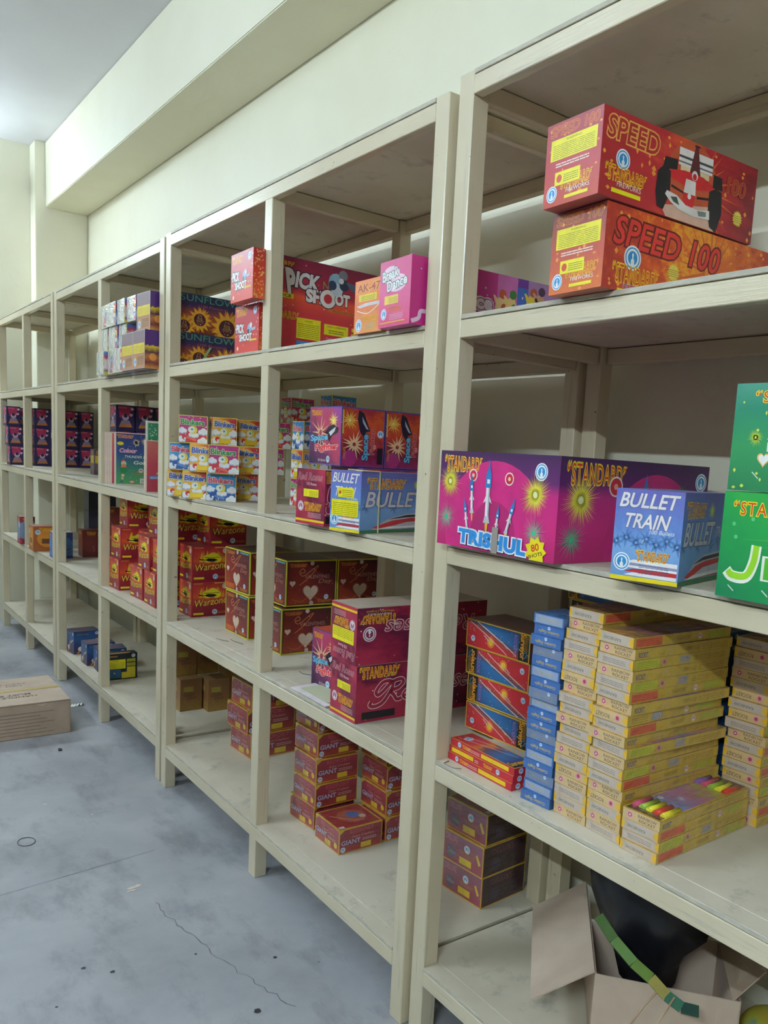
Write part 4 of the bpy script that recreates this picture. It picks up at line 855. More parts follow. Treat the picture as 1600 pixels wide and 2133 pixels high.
for i in range(6):
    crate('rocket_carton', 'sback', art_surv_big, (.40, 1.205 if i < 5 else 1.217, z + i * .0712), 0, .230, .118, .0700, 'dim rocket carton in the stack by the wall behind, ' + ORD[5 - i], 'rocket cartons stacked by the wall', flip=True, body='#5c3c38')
def packs(key, artf, K, yaw, L, R, h, n, label, group, body, jit, seq, x_setback=()):
    for i in range(n):
        rnd = random.Random(key + str(i)); dx = rnd.uniform(-jit, jit); dy = rnd.uniform(-jit, jit) * .6; v = seq[i % len(seq)]
        sb = .012 if i >= n - 2 and x_setback else 0
        crate(key + '_pack' if False else 'rocket_pack', key, artf, (K[0] + dx + sb, K[1] + dy, K[2] + i * h), yaw + rnd.uniform(-1.6, 1.6), L, R, h - .0006, label + ', ' + ORD[n - 1 - i], group, 'pack', args=(v,), bodymat=ink(body, True), bv=.0022)
packs('blue', art_blue, (0.052, 1.113, z), 4.0, .078, .27, .0216, 18, 'film wrapped blue pack in the tall blue column', 'film wrapped blue packs', '#3a68ac', .004, (0, 2, 1, 0, 2, 0, 1, 0))
packs('rain', art_rain, (0.053, 1.022, z), 0.5, .086, .285, .0207, 20, 'yellow rocket pack in the column beside the blue packs', 'film wrapped yellow rocket packs', '#c8a43c', .0045, (0, 1, 2, 0, 3, 1, 0, 2, 1), (1,))
packs('rain', art_rain, (0.051, .9335, z), -1.0, .086, .285, .02035, 19, 'yellow rocket pack in the front column between two others', 'film wrapped yellow rocket packs', '#c8a43c', .0045, (2, 0, 1, 3, 0, 1, 2, 0), ())
packs('rain', art_rain, (0.345, .838, z), 0, .086, .22, .0205, 18, 'yellow rocket pack in the shaded column at the back right', 'film wrapped yellow rocket packs', '#b4963c', .004, (3, 1, 0, 2, 3, 1), ())
packs('blue', art_blue, (0.352, .952, z), 3.0, .072, .2, .0216, 17, 'dim blue pack in the back column glimpsed between yellow columns', 'film wrapped blue packs', '#345c9c', .003, (0, 1, 0, 2), ())
def art_raintop(L, R, H, n):
    d = art_rain(L, R, H, n); t = Art(R, L, True); t.fill('#4a3e38'); t.rect(.02, .03, .2, .97, '#5c4438')
    t.rect(.24, .02, .76, .98, grad('rocket_top_b', [(0, '#8ca8c0'), (.3, '#6c7cb8'), (.5, '#a86c9c'), (.7, '#9c9c4c'), (1, '#8c3c44')], 'u', 4, .15, True)); t.badge(.32, .82, .07, '#5c98d8', 1)
    t.burst(.42, .5, .22, '#b8c8e8', 20, '#e8f0fa', .04); t.frame('#d0b43c', .003); d['T'] = t; return d
def raintop_extra(o, L, R, H):
    ks = []; cols = ['#d8d430', '#c83c30', '#d8dc28', '#8cb43c', '#c04c70', '#7c5ca0']
    for e, x0 in enumerate((.02, R - .072)):
        for i in range(5):
            bm = bmesh.new(); y = .0095 + i * .0155; tube(bm, [(x0, y, H + .001), (x0 + .048, y, H + .001)], .0062, 12)
            ks.append(link('rocket_head', mesh('rh', bm), o, None, [ink(cols[(i + e) % 6], True)]))
    return ks
for i in range(4):
    top = i == 3
    crate('rocket_pack', 'flat' + str(top), art_raintop if top else art_rain, (0.052 + (.003 if i == 1 else 0), .852 - .001 * (i % 2) - .007, z + i * .0200), 1.8 + (.6 if i % 2 else 0), .081, .285, .0194, 'yellow rocket pack in the low front stack, ' + ORD[3 - i], 'yellow rocket packs in the low front stack', 'pack', args=([1, 2, 1, 0][i],), bodymat=ink('#c8a43c', True), bv=.002, extra=raintop_extra if top else None)

# wire hook and staples lying on the boards
def wire(pts, r, label, m='#4c4c48', name='wire_piece', cat='wire'):
    bm = bmesh.new(); tube(bm, pts, r, 6); o = link(name, mesh(name, bm), None, None, [ink(m)]); return info(o, label, cat)
zz = ZA[3] + .0012
wire([(.052 - .002 - .012, 1.44 - .01, zz), (.020, 1.425, zz), (.019, 1.405, zz), (.022, 1.388, zz), (.034, 1.378, zz)], .0011, 'bent grey wire hook beside the flat red cartons', '#8c8c84')
zz = ZB[3] + .001
wire([(.060, 2.86, zz), (.066, 2.83, zz), (.080, 2.80, zz)], .0011, 'thin dark wire on the board beside the heart boxes, farther of two')
wire([(.100, 2.83, zz), (.098, 2.79, zz), (.110, 2.74, zz)], .0011, 'thin dark wire on the board beside the heart boxes, nearer of two')
wire([(.115, 2.32, zz), (.112, 2.29, zz), (.130, 2.26, zz)], .0013, 'thin dark wire on the board in front of the second heart column')

# ---- bottom shelf of rack A: open carton with bag
def open_carton():
    a = Vector((.152, 1.044, 0)); b = Vector((.328, .817, 0)); d = (b - a).normalized(); n = Vector((-d.y, d.x, 0)); z0, z1 = ZA[4] + .002, .34
    r = bpy.data.objects.new('open_carton', None); COL.objects.link(r); r.location = (a.x, a.y, z0)
    info(r, 'open kraft cardboard carton with flaps out on the near bottom shelf', 'carton')
    def pt(u, v, zz): q = d * u + n * v; return (q.x, q.y, zz - z0)
    W, D = .287, .21; n = Vector((.68675, .72689, 0))
    for nm, P in (('front_wall', [pt(0, 0, z0), pt(W, 0, z0), pt(W, 0, z1), pt(0, 0, z1)]), ('side_wall', [pt(0, 0, z0), pt(0, .36, z0), pt(0, .36, z1), pt(0, 0, z1)]),
                  ('side_wall', [pt(W, 0, z0), pt(W, D, z0), pt(W, D, z1), pt(W, 0, z1)]), ('back_wall', [pt(0, D, z0), pt(W, D, z0), pt(W, D, z1), pt(0, D, z1)]), ('bottom', [pt(0, 0, z0), pt(W, 0, z0), pt(W, D, z0), pt(0, D, z0)])):
        bm = bmesh.new(); sheet(bm, P, .003); link(nm, mesh(nm, bm), r, None, [KRAFT2])
    def flap(nm, P, m=KRAFT2):
        P = [(p[0] - a.x, p[1] - a.y, p[2] - z0) for p in P]; bm = bmesh.new(); sheet(bm, P, .003); link(nm, mesh(nm, bm), r, None, [m])
    A1 = a; A2 = a + n * .375
    flap('flap', [(A1.x, A1.y, .342), (A2.x, A2.y, .342), (A2.x - .08, A2.y + .10, .252), (A1.x - .08, A1.y + .10, .252)])
    B1 = b; B2 = b + n * .2
    flap('flap', [(B1.x - .01, B1.y + .01, .341), (B2.x, B2.y, .341), (B2.x + .035, B2.y - .045, .44), (B1.x + .03, B1.y - .03, .41)], KRAFT)
    # dark plastic bag inside, enlarged to stand in for shade on the inner walls
    bm = bmesh.new(); bmesh.ops.create_icosphere(bm, subdivisions=3, radius=1)
    for v in bm.verts:
        q = v.co.copy(); rr = 1 + .18 * math.sin(7 * q.x + 3 * q.z) * math.cos(6 * q.y) + .08 * math.sin(17 * q.z + 9 * q.x)
        tp = (1 + .25 * max(q.z, 0)) * (1 if q.z > -.15 else .72); v.co = Vector((q.x * .122 * rr * tp, q.y * .088 * rr * tp, q.z * .178 * rr))
    for f in bm.faces: f.smooth = True
    c = a + d * W / 2 + n * D / 2; k = NT('black_polythene'); k.b.inputs['Base Color'].default_value = lin('#15161c'); k.b.inputs['Roughness'].default_value = .35
    o = link('plastic_bag', mesh('bag', bm), None, (c.x + .022, c.y + .045, z0 + .222), [k.m]); o.rotation_euler = (0, 0, math.atan2(d.y, d.x))
    info(o, 'crumpled black plastic bag inside the open cardboard carton', 'bag')
    # green garland strip lying over the bag, two sticks poking over the rim
    g = bpy.data.objects.new('garland_strip', None); COL.objects.link(g); g.location = (c.x, c.y, .35)
    info(g, 'green and yellow cracker garland hanging over the carton rim', 'garland')
    pts = [Vector(q) for q in ((.165, 1.06, .455), (.160, 1.01, .430), (.165, .960, .405), (.180, .925, .385), (.187, .890, .365), (.200, .862, .352), (.225, .84, .346))]
    cols = ['#3c6028', '#4c742c', '#587c2c', '#88842f', '#2c6c54', '#244840']
    for i in range(6):
        p, q = pts[i], pts[i + 1]; t = (q - p).normalized(); s = t.cross(Vector((-.55, -.3, .75))).normalized() * .0105; P = [p - s, q - s, q + s, p + s]
        bm = bmesh.new(); sheet(bm, [Vector(x) - g.location for x in P], .006); link('cracker_link', mesh('ln', bm), g, None, [ink(cols[i])])
    for i, (p, q) in enumerate((((.190, .905, .375), (.118, .925, .300)), ((.192, .875, .368), (.128, .882, .292)))):
        P0 = Vector(p); P1 = Vector(q)
        bm = bmesh.new(); tube(bm, [P0, P0.lerp(P1, .5) + Vector((0, 0, .006)), P1], .0022, 6); o = link('stick', mesh('st', bm), None, None, [ink('#a8947c')])
        info(o, ('left' if i == 0 else 'right') + ' of two thin wooden sticks poking over the open carton front', 'stick', 'wooden sticks over the carton rim')
open_carton()
def paper_ball():
    bm = bmesh.new(); bmesh.ops.create_uvsphere(bm, u_segments=24, v_segments=16, radius=.062)
    for v in bm.verts: v.co.z *= .92
    for f in bm.faces: f.smooth = True
    k = NT('blotched_ball_print'); v = k.coords('Object')
    k.link(k.ramp(k.noise(v, 16, 3), [(.3, lin('#5c8c8c')), (.45, lin('#a8a83c')), (.58, lin('#b09c38')), (.68, lin('#a05c38')), (.8, lin('#6c7c9c'))]), k.b.inputs['Base Color']); k.b.inputs['Roughness'].default_value = .4
    o = link('paper_ball', mesh('ball', bm), None, (.420, .800, ZA[4] + .0575), [k.m]); info(o, 'round blotched yellow and teal ball right of the open carton', 'ball')
paper_ball()

# ================================================================== rack B
z = ZB[1]
crate('firework_carton', 'dance', art_dance, (-0.034, 1.572, z), -2.9, .138, .46, .146, 'pink carton with outlined white lettering at the near end of the middle rack top shelf', body='#b02c80')
crate('firework_carton', 'ak', art_ak, (-0.012, 1.722, z), -.8, .128, .16, .124, 'orange carton with a yellow label left of the pink carton', body='#c06c3c')
crate('firework_carton', 'pickL', art_pick_big, (0.052, 2.475, z), 0, .200, .42, .300, 'huge dark red carton with chrome lettering standing behind the middle post', body='#a02c3c')
crate('cracker_box', 'pick', art_pick, (0.005, 2.440, z), 1.0, .172, .036, .142, 'small red shooter box, lower of two stacked beside the middle post', 'small red shooter boxes', body='#b0343c')
crate('cracker_box', 'pick', art_pick, (-0.037, 2.395, z + .1435), -1.5, .172, .036, .142, 'small red shooter box, upper of two stacked, jutting out over the shelf edge', 'small red shooter boxes', body='#b0343c')
for i in range(2):
    crate('firework_carton', 'sunfl', art_sunfl, (0.050 + .003 * i, 3.272 + .003 * i, ZC[1] + i * .1450), 0, .165, .38, .1443, 'purple and orange carton with printed sunflowers, ' + ('lower' if i == 0 else 'upper') + ' of two', 'sunflower cartons', body='#5c3850')
def twig():
    bm = bmesh.new(); sheet(bm, [(.115, 3.240, z + .001), (.124, 3.240, z + .001), (.180, 3.266, z + .085), (.171, 3.266, z + .085)], .002); o = link('paper_strip', mesh('tw', bm), None, None, [ink('#8cc08c')]); info(o, 'thin pale green strip leaning against the lower sunflower carton', 'strip')
twig()
# second tier
z = ZB[2]
crate('cracker_box', 'space', art_space, (.100, 1.960, z), 0, .178, .136, .158, 'space ship box in the lower row behind the wine box, front one', 'space ship boxes in two rows', body='#5c3c7c')
crate('cracker_box', 'space', art_space, (.240, 1.965, z), 0, .178, .136, .158, 'space ship box in the lower row, second from the aisle', 'space ship boxes in two rows', body='#5c3c7c')
crate('cracker_box', 'space', art_space, (.042, 1.985, z + .1595), 0, .178, .136, .158, 'space ship box in the upper row, nearest the aisle', 'space ship boxes in two rows', body='#5c3c7c')
crate('cracker_box', 'space', art_space, (.182, 1.987, z + .1595), 0, .178, .136, .158, 'space ship box in the upper row, middle one in shade', 'space ship boxes in two rows', body='#5c3c7c')
crate('cracker_box', 'space', art_space, (.322, 1.972, z + .1595), 0, .178, .136, .158, 'space ship box in the upper row, innermost by the wall', 'space ship boxes in two rows', body='#5c3c7c')
def rr_extra(o, L, R, H):
    s = sticker('white_edge_strip', [(.003, -.0012, .002), (.014, -.0012, .002), (.014, -.0012, H - .002), (.003, -.0012, H - .002)], '#d8d8dc', o, .0006); return [s]
crate('firework_carton', 'rosesS', art_roses, (-0.021, 1.946, z), 6.0, .134, .095, .147, 'wine red rose carton on the second shelf left of the banded blue carton', 'wine red rose cartons', body='#982c48')
def band_extra(o, L, R, H):
    ks = []
    bm = bmesh.new(); e = .004; x = .060; w_ = .0035
    for a, b in (((x, -e, .0), (x + w_, -e + .002, H + .002)), ((x, -e, H + .001), (x + w_, L + e, H + .003)), ((x, L + e - .002, .0), (x + w_, L + e, H + .002))): bx(bm, a, b)
    k1 = link('packing_band', mesh('band', bm), o, None, [ink('#c8d0a8')]); k1['label'] = 'pale green packing band'; ks.append(k1)
    bm = bmesh.new(); bx(bm, (0, -e + .001, H + .001), (x, .02, H + .003)); k2 = link('packing_band', mesh('band2', bm), o, None, [ink('#c8d0a8')]); ks.append(k2)
    return ks
crate('firework_carton', 'bulletB', art_bullet, (-0.017, 1.772, z), 14.0, .107, .34, .152, 'blue train carton with a pale band and yellow stickers, near end of the middle rack', 'blue train cartons', args=(True,), body='#4c60b0', extra=band_extra)
G = 'moon and cloud boxes'
def blink(K, yaw, k, lab, L=.084, R=.098, H=.0975): crate('cracker_box', 'blink', art_blink, K, yaw, L, R, H, lab, G, args=(k,), body='#d8c46c')
blink((-.0400, 3.105, z), -22, 'o', 'orange cloud box, leftmost of the bottom row at the shelf edge')
blink((-.0330, 2.966, z), -22, 'o', 'orange cloud box, second from the left in the bottom row', .084, .095)
blink((.012, 2.858, z), -22, 'b', 'blue cloud box in the bottom row, nearest the camera', .084, .1, .0965)
blink((.138, 2.950, z), -22, 'o', 'orange cloud box at the right end of the bottom row')
z2 = z + .0985
blink((-.045, 3.070, z2), -22, 'b', 'blue cloud box at the left end of the middle row')
blink((-.020, 2.935, z2), -22, 'o', 'orange cloud box in the middle row half hidden by a pink one', .084, .095)
blink((.004, 2.822, z2), -22, 'p', 'pink cloud box in the middle row, nearest the camera', .084, .101, .0975)
blink((.128, 2.905, z2), -8, 'o', 'red cloud box in the middle row right of the pink one')
blink((.238, 2.93, z2), 0, 'p', 'dim pink cloud box deeper in the middle row')
z3 = z2 + .0985
blink((-.026, 3.030, z3), -22, 'p', 'pink cloud box at the left end of the top row')
blink((.075, 2.970, z3), -14, 'o', 'orange cloud box in the top row, second from the left', .084, .085)
blink((.180, 2.99, z3), 0, 'o', 'shaded cloud box in the top row, third from the left')
blink((.283, 2.97, z3), 0, 'p', 'shaded cloud box in the top row, fourth from the left')
blink((.384, 2.97, z3), 0, 'b', 'dark cloud box at the back end of the top row')
blink((.378, 2.97, z3 + .0985), 0, 'p', 'dim red cloud box standing alone on top at the back')
for i, (x, y, k, t) in enumerate(((.255, 2.62, 'p', 'bottom'), (.255, 2.62, 'o', 'middle'), (.262, 2.63, 'b', 'top'))):
    blink((x, y, z + i * .0985), 0, k, 'shaded cloud box beside the middle post, ' + t + ' of its stack')
for i, (x, y, k) in enumerate(((.364, 2.62, 'o'), (.364, 2.62, 'p'), (.366, 2.62, 'o'), (.366, 2.63, 'b'))):
    blink((x, y, z + i * .0985), 0, k, 'dark cloud box by the wall beyond the middle post, ' + ORD[3 - i])
# third tier
z = ZB[3]
G = 'heart cartons'
crate('firework_carton', 'val', art_val, (.148, 2.792, z), 0, .205, .190, .158, 'brown heart carton with yellow edges, lower of the far stack', G, body='#6c3c34')
crate('firework_carton', 'val', art_val, (.155, 2.802, z + .1595), 2, .205, .190, .158, 'brown heart carton with yellow edges, upper of the far stack', G, body='#6c3c34')
crate('firework_carton', 'val', art_val, (.155, 2.537, z), 0, .205, .190, .158, 'brown heart carton lower right of the middle post, nearest the camera', G, body='#6c3c34')
crate('firework_carton', 'val', art_val, (.171, 2.544, z + .1635), 0, .205, .190, .158, 'brown heart carton stacked upper right of the middle post', G, body='#6c3c34')
crate('firework_carton', 'val', art_val, (.366, 2.544, z + .1635), 0, .205, .190, .158, 'dim heart carton by the wall, upper', G, body='#6c3c34')
crate('firework_carton', 'val', art_val, (.350, 2.537, z), 0, .205, .190, .158, 'dim heart carton by the wall, lower', G, body='#6c3c34')
crate('cracker_box', 'spaceS', art_space, (.095, 2.040, z), 4.5, .142, .136, .172, 'single space ship box standing left of the wine cartons', body='#5c3c7c')
crate('firework_carton', 'rosesL', art_roses, (.003, 1.788, z), -.9, .134, .42, .151, 'large wine red carton with a big curled letter, lower of two', 'wine red rose cartons', body='#982c48')
crate('firework_carton', 'rosesU', art_roses, (.000, 1.792, z + .152), -.9, .134, .42, .150, 'large wine red carton stacked upside down on the other', 'wine red rose cartons', flip=True, args=(True,), body='#982c48')
def papers():
    r = bpy.data.objects.new('paper_sheets', None); COL.objects.link(r); r.location = (.05, 2.05, z + .0015); info(r, 'loose white and green printed sheets lying at the shelf edge beside the wine cartons', 'papers')
    base = [(.006, 2.155), (.004, 1.945), (.10, 1.945), (.100, 2.165)]
    for i in range(5):
        o = i * .0012; sk = random.uniform(-.008, .008); P = [(x - .05 + sk * (k % 2), y - 2.05 + sk, o) for k, (x, y) in enumerate(base)]
        bm = bmesh.new(); sheet(bm, P, .0007); link('sheet', mesh('sheet', bm), r, None, [ink('#dfe4ee')])
    bm = bmesh.new(); sheet(bm, [(-.030, .075, .0072), (-.032, -.09, .0072), (.05, -.09, .0072), (.05, .082, .0072)], .0004); o = link('sheet', mesh('gs', bm), r, None, [grad('green_sheet', [(0, '#b8ccb0'), (1, '#c8d8c0')])]); o['label'] = 'pale green printed sheet on top'
papers()
# bottom tier
z = ZB[4]; G = 'maroon cracker cartons with yellow edges'
def fort(K, yaw, lab, L=.150, R=.150, H=.0765): crate('cracker_carton', 'fort', art_fort, K, yaw, L, R, H, lab, G, bodymat=ink('#8c3838', True))
for i, (x, y) in enumerate(((.139, 2.235), (.134, 2.221), (.139, 2.230), (.150, 2.245), (.161, 2.265))):
    fort((x, y, z + i * .0775), (3, 0, 0, 1, 1)[i], 'maroon carton in the tall left column of the pile, ' + ORD[4 - i])
fort((.124, 2.047, z), -.3, 'single maroon carton in front of the pile, its printed top showing')
for i, (x, y) in enumerate(((.285, 2.050), (.290, 2.060), (.300, 2.077), (.300, 2.085), (.302, 2.085))):
    fort((x + .004, y, z + i * .0775), 0, 'maroon carton in the right column of the pile, ' + ORD[4 - i])
G = 'pinkish red cracker cartons'
for i, (x, y, yw) in enumerate(((.222, 2.905, 1.7), (.210, 2.915, 1.7), (.222, 2.905, 1.7))):
    crate('cracker_carton', 'pinkc', art_fort, (x, y, z + i * .0965), yw, .18, .20, .0955, 'red gold-edged carton behind the middle post, ' + ['bottom', 'middle', 'top'][i] + ' of three', G, bodymat=ink('#a84850', True))
G = 'mauve deluxe cartons'
for i, (x, y) in enumerate(((.292, 1.579), (.288, 1.576), (.296, 1.578))):
    crate('cracker_carton', 'deluxe', art_fort, (x, y, z + i * .0885), 4.0, .160, .165, .0875, 'mauve carton with yellow label low behind the near end posts, ' + ['bottom', 'middle', 'top'][i] + ' of three', G, args=(True,), bodymat=ink('#7c4450', True))

# ================================================================== rack C
z = ZC[1]
G = 'purple and yellow boxes'
sun = (((-.046, 3.352, 0), 1.1, 'nearest the post in the lower row'), ((-.046, 3.500, 0), 1.1, 'left one in the lower row'), ((-.025, 3.358, .1455), 3.0, 'single one in the upper row'))
for (x, y, dz), yw, lab in sun:
    crate('cracker_box', 'sunny', art_sunny, (x, y, z + dz), yw, .140, .060, .144, 'purple and brown box with yellow label, ' + lab, G, body='#6c5c74')
G = 'clear film packs of small fireworks'
n = 0
for row, (y0, cnt) in enumerate(((3.665, 3), (3.662, 3), (3.545, 4))):
    for i in range(cnt):
        rr = random.Random(100 + n); L_ = .124 if row < 2 else .112
        crate('film_pack', 'film%d' % (n % 6), art_film, (-.034 + rr.uniform(-.008, .008) + .004 * row, y0 + i * (L_ + .009), z + row * .0990), rr.uniform(-4, 1), L_, .10, .0975, 'clear film pack of small fireworks, %s row, %s from the near end' % (['bottom', 'middle', 'top'][row], ['first', 'second', 'third', 'fourth'][i]), G, 'pack', args=((1, 0, 2, 2, 1, 2, 1, 2, 1, 0)[n],), bodymat=ink('#c0cac8', True), bv=.008); n += 1
z = ZC[2]
crate('sparkler_box', 'bolt', art_bolt, (.047, 4.072, z), 0, .016, .185, .240, 'flat blue and green board box with gold lettering standing on the shelf')
for i in range(3):
    crate('sparkler_box', 'sleeve', art_redleaf, (.030 - .006 * i, 4.092 + i * .0175, z), 0, .014, .185, .238, 'thin cream and red box edge standing behind the blue board box, ' + ['first', 'second', 'third'][i] + ' behind it', 'thin boxes standing on edge', body='#c8b4a8')
crate('sparkler_box', 'redleaf', art_redleaf, (.006, 3.500, z), 0, .020, .12, .212, 'flat red box with white leaf strokes standing beside the rack post', body='#c8b4a8')
crate('sparkler_box', 'greenleaf', art_greenleaf, (.020, 3.530, z), 0, .020, .12, .290, 'flat green speckled box standing behind the red leaf box', body='#8ca498')
G = 'dark purple boxes'
def cup(K, lab, n=0, L=.115, R=.090, H=.126, g=G): crate('cracker_box', 'cup', art_heartcup, K, 0, L, R, H, lab, g, args=(n,), body='#28244c')
for j, (x, y) in enumerate(((.155, 4.45), (.25, 4.45), (.345, 4.46))):
    for i in range(3): cup((x, y, z + i * .127), 'dark purple box behind the blue board box, %s row from the aisle, %s of three' % (['first', 'second', 'third', 'fourth'][j], ['bottom', 'middle', 'top'][i]))
for j, x in enumerate((.408,)):
    for i in range(3): cup((x, 6.22, ZD[2] + i * .127), 'dark purple box glimpsed past the far post by the wall, %s of three' % (['bottom', 'middle', 'top'][i]), 0)
crate('cracker_box', 'tiny', art_tiny, (.290, 5.30, ZD[2]), 0, .08, .05, .125, 'small grey box with yellow label in shade, farther of two', 'small grey boxes', args=(4,), body='#5c4c58')
crate('cracker_box', 'tiny', art_tiny, (.222, 5.12, ZD[2]), 0, .08, .05, .145, 'small grey box with yellow label in shade, nearer of two', 'small grey boxes', args=(4,), body='#5c4c58')
z = ZC[3]; G = 'red and yellow battle boxes'
def war(K, yw, lab, L=.150, R=.150, H=.1455): crate('cracker_box', 'war', art_war, K, yw, L, R, H, lab, G, body='#9c2c38')
war((.041, 3.990, z), 0, 'red and yellow box in the bottom row, leftmost in the pile')
war((.058, 3.700, z), .8, 'red and yellow box in the bottom row, middle one, set forward', .165)
war((.052, 3.510, z), -2, 'red and yellow box in the bottom row, right one', .165)
war((.047, 3.985, z + .1460), 0, 'red and yellow box in the middle row, leftmost')
war((.108, 3.770, z + .1460), 0, 'red and yellow box in the middle row, second')
war((.052, 3.590, z + .1460), 0, 'red and yellow box in the middle row, third')
war((.060, 3.42, z + .1460), 0, 'red and yellow box in the middle row, by the post')
war((.077, 3.985, z + .292), -3, 'red and yellow box in the top row, leftmost', H=.1440)
war((.150, 3.78, z + .292), 0, 'red and yellow box in the top row, second', H=.1440)
war((.100, 3.60, z + .292), 0, 'red and yellow box in the top row, third', H=.1440)
war((.090, 3.42, z + .292), 0, 'red and yellow box in the top row, by the post', H=.1440)
for i in range(3): war((.119 + (.07 if i == 2 else 0), 3.275, z + i * .1460), 0, 'red and yellow box seen past the post from the middle rack, ' + ['bottom', 'middle', 'top'][i] + ' of three', .138, .155, .1440)
# rack C far bay, third tier
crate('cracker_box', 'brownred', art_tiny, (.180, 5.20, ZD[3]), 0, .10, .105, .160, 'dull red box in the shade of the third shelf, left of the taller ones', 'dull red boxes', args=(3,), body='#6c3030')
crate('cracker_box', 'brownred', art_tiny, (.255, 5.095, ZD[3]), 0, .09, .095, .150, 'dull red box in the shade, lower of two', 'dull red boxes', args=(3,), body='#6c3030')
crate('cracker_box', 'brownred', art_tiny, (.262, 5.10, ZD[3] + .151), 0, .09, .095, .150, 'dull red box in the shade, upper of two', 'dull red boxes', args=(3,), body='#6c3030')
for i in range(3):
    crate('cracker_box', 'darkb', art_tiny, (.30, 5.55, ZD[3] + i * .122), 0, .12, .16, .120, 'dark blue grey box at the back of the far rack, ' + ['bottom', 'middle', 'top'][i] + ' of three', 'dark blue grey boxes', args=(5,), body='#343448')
z = ZC[4]
crate('cracker_carton', 'notice', art_notice, (.045, 4.243, z), 0, .06, .157, .131, 'black carton with yellow warning panels low beside the middle post', body='#1c2428')
crate('cracker_box', 'jet', art_jet, (.048, 4.850, z), 5, .110, .140, .126, 'blue box with printed aircraft, farthest of three on the bottom shelf', 'blue aircraft boxes', body='#2c3c60')
crate('cracker_box', 'jet', art_jet, (.047, 4.573, z), 1, .110, .140, .116, 'blue box with printed aircraft, middle one turned narrow', 'blue aircraft boxes', body='#2c3c60')
crate('cracker_box', 'jet', art_jet, (.062, 4.43, z), -4, .110, .140, .116, 'blue box with printed aircraft, nearest, half hidden by the post', 'blue aircraft boxes', body='#2c3c60')
G = 'tan boxes with script lettering'
for i, (x, y, dz, t) in enumerate(((.194, 3.600, 0, 'lower left'), (.300, 3.545, 0, 'lower middle'), (.404, 3.56, 0, 'lower right'), (.190, 3.66, .147, 'upper left'), (.292, 3.66, .147, 'upper second'), (.392, 3.56, .147, 'upper right'))):
    crate('cracker_box', 'days', art_days, (x, y, z + dz), 0, .10, .098, .146, 'tan box with brown script lettering in the dim bottom corner, ' + t, G, body='#806444')
def jar():
    bm = bmesh.new(); tube(bm, [(.075, 3.382, z + .004), (.075, 3.388, z + .045)], .0215, 16)
    o = link('plastic_cup', mesh('cup', bm), None, None, [grad('clear_cup', [(0, '#a8a69c'), (1, '#b8b6aa')], rough=.15)]); info(o, 'small pale plastic cup on the bottom shelf beside the rack post', 'cup')
jar()

# ================================================================== rack D
for i, (x, y) in enumerate(((-.005, 6.27), (-.012, 6.28), (-.020, 6.29))):
    cup((x, y, ZD[2] + i * .1275), 'purple box with pink print at the far left, ' + ['bottom', 'middle', 'top'][i] + ' of three', 0, .115, .082, .1265, 'purple boxes with pink print')
for j, x in enumerate((.135, .225, .315)):
    for i in range(3): cup((x, 6.235, ZD[2] + i * .127), 'purple box deeper in the far left bay, %s column, %s of three' % (['first', 'second', 'third'][j], ['bottom', 'middle', 'top'][i]), 1 if (i == 1 and j == 1) else 0, g='purple boxes with pink print')
for j, x in enumerate((.07, .17, .27)):
    for i in range(3): cup((x, 6.47, ZD[2] + i * .127), 'dark box at the far end of the far left bay, %s column, %s of three' % (['first', 'second', 'third'][j], ['bottom', 'middle', 'top'][i]), 0, g='purple boxes with pink print')
crate('cracker_box', 'tinyred', art_tiny, (-.020, 5.897, ZD[3]), -1.5, .10, .085, .174, 'small red edged box with a blue picture leaning out at the far left', args=(0,), body='#a07078')
crate('cracker_box', 'tinyor', art_tiny, (-.017, 5.518, ZD[3]), 0, .13, .150, .150, 'brown and orange box with a round badge in the far rack', args=(1,), body='#8c5c54')
crate('cracker_box', 'tinybl', art_tiny, (.015, 5.180, ZD[3]), -4.0, .11, .105, .148, 'blue and white topped box half hidden by the far post', args=(2,), body='#b8bcc8')

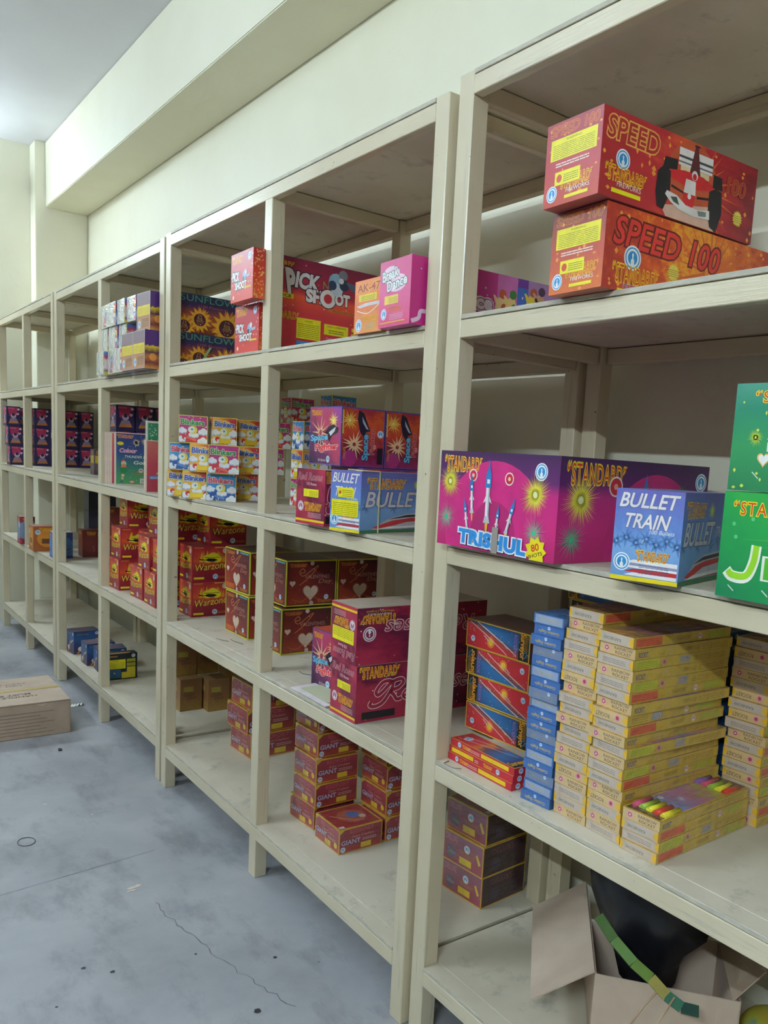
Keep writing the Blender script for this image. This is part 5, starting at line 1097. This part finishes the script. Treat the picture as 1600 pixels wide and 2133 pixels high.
# ================================================================== on the floor
def carton():
    r = bpy.data.objects.new('shipping_carton', None); COL.objects.link(r); r.location = (-.147, 4.072, 0); info(r, 'brown shipping carton lying on the floor at the left, taped with yellow tape', 'carton')
    L_, D_, H_ = .62, .455, .158
    bm = bmesh.new(); bx(bm, (-L_, 0, .0), (0, D_, H_)); bevel(bm, .004, 2); link('carton_body', mesh('cb', bm), r, None, [KRAFT])
    t = H_ + .0005
    for nm, P in (('top_flap', [(-L_, .002, t), (-.002, .002, t), (-.004, D_ * .47, t + .006), (-L_, D_ * .47, t + .006)]), ('top_flap', [(-L_, D_ * .49, t + .006), (-.004, D_ * .49, t + .006), (.0, D_ + .01, t + .001), (-L_, D_ - .002, t)])):
        bm = bmesh.new(); sheet(bm, P, .003); link(nm, mesh(nm, bm), r, None, [KRAFT2])
    bm = bmesh.new(); sheet(bm, [(-L_, D_ * .445, t + .0095), (.0, D_ * .445, t + .0095), (.0, D_ * .515, t + .0095), (-L_, D_ * .515, t + .0095)], .0004); link('packing_tape', mesh('tp', bm), r, None, [grad('yellow_tape', [(0, '#b4a668'), (.5, '#c8ba74'), (1, '#a89c74')], 'v', 20, .3)])
    A = Art(L_, D_); A.z = .0
    # lettering on the two flaps, read from the far side
    def put(txt, x, y, w_, h_, rot):
        vs, fs = glyphs(txt, .006); xs = [p[0] for p in vs]; ys = [p[1] for p in vs]; me = bpy.data.meshes.new('tx'); V = []
        for px, py in vs:
            a = (px - min(xs)) / (max(xs) - min(xs)) - .5; b = (py - min(ys)) / (max(ys) - min(ys)) - .5
            if rot: a, b = -a, -b
            yy = y + b * h_; V.append((x + a * w_, yy, t + .0032 + .0068 - abs(yy - D_ * .48) / (D_ * .48) * .0058))
        me.from_pydata(V, [], fs); link('printed_lettering', me, r, None, [ink('#5c5450')])
    put('HANDLE WITH CARE', -.30, .112, .36, .022, True); put('MUST BE KEPT DRY', -.31, .078 + .07, .34, .022, True)
    put('HANDLE WITH CARE', -.30, .345, .36, .022, False); put('MUST BE KEPT DRY', -.31, .308, .34, .022, False)
    bm = bmesh.new()
    for i in range(7):
        y = .02 + i * .016; bx(bm, (-L_ + .02, -.0006, y), (-.05 - .03 * (i % 3) - .02, .0004, y + .003))
    link('printed_lines', mesh('pl', bm), r, None, [ink('#80766c')])
    bm = bmesh.new(); sheet(bm, [(-.145, -.0012, H_ - .004), (-.10, -.0012, H_ - .002), (-.118, -.0012, H_ - .016)], .0006); link('torn_patch', mesh('tn', bm), r, None, [ink('#b8aea2')])
carton()
def debris():
    bm = bmesh.new(); random.seed(3)
    for i in range(5):
        x = -.075 + i * .016; a = random.uniform(.3, .9); sheet(bm, [(x, 4.46, .001), (x + .017, 4.455 + .01 * a, .001), (x + .016, 4.49, .006 + .006 * a), (x, 4.485, .004)], .0006)
    k = NT('silver_foil'); k.b.inputs['Metallic'].default_value = 1; k.b.inputs['Roughness'].default_value = .25; k.b.inputs['Base Color'].default_value = (.8, .8, .82, 1)
    o = link('foil_scrap', mesh('foil', bm), None, None, [k.m]); info(o, 'crumpled silver foil scrap on the floor right of the shipping carton', 'scrap')
    bm = bmesh.new(); sheet(bm, [(-.252, 3.835, .001), (-.236, 3.836, .001), (-.237, 3.855, .004), (-.25, 3.857, .003)], .004); bevel(bm, .001)
    o = link('plastic_scrap', mesh('ps', bm), None, None, [ink('#25262c')]); info(o, 'tiny black scrap on the floor in front of the shipping carton', 'scrap')
    bm = bmesh.new(); N = 40; tube(bm, [(-.5364 + .026 * math.cos(2 * math.pi * i / N), 2.9876 + .034 * math.sin(2 * math.pi * i / N), .0016) for i in range(N + 1)], .0012, 6)
    o = link('rubber_ring', mesh('rb', bm), None, None, [ink('#4c5058')]); info(o, 'thin dark rubber ring lying on the concrete floor at the left', 'ring')
debris()
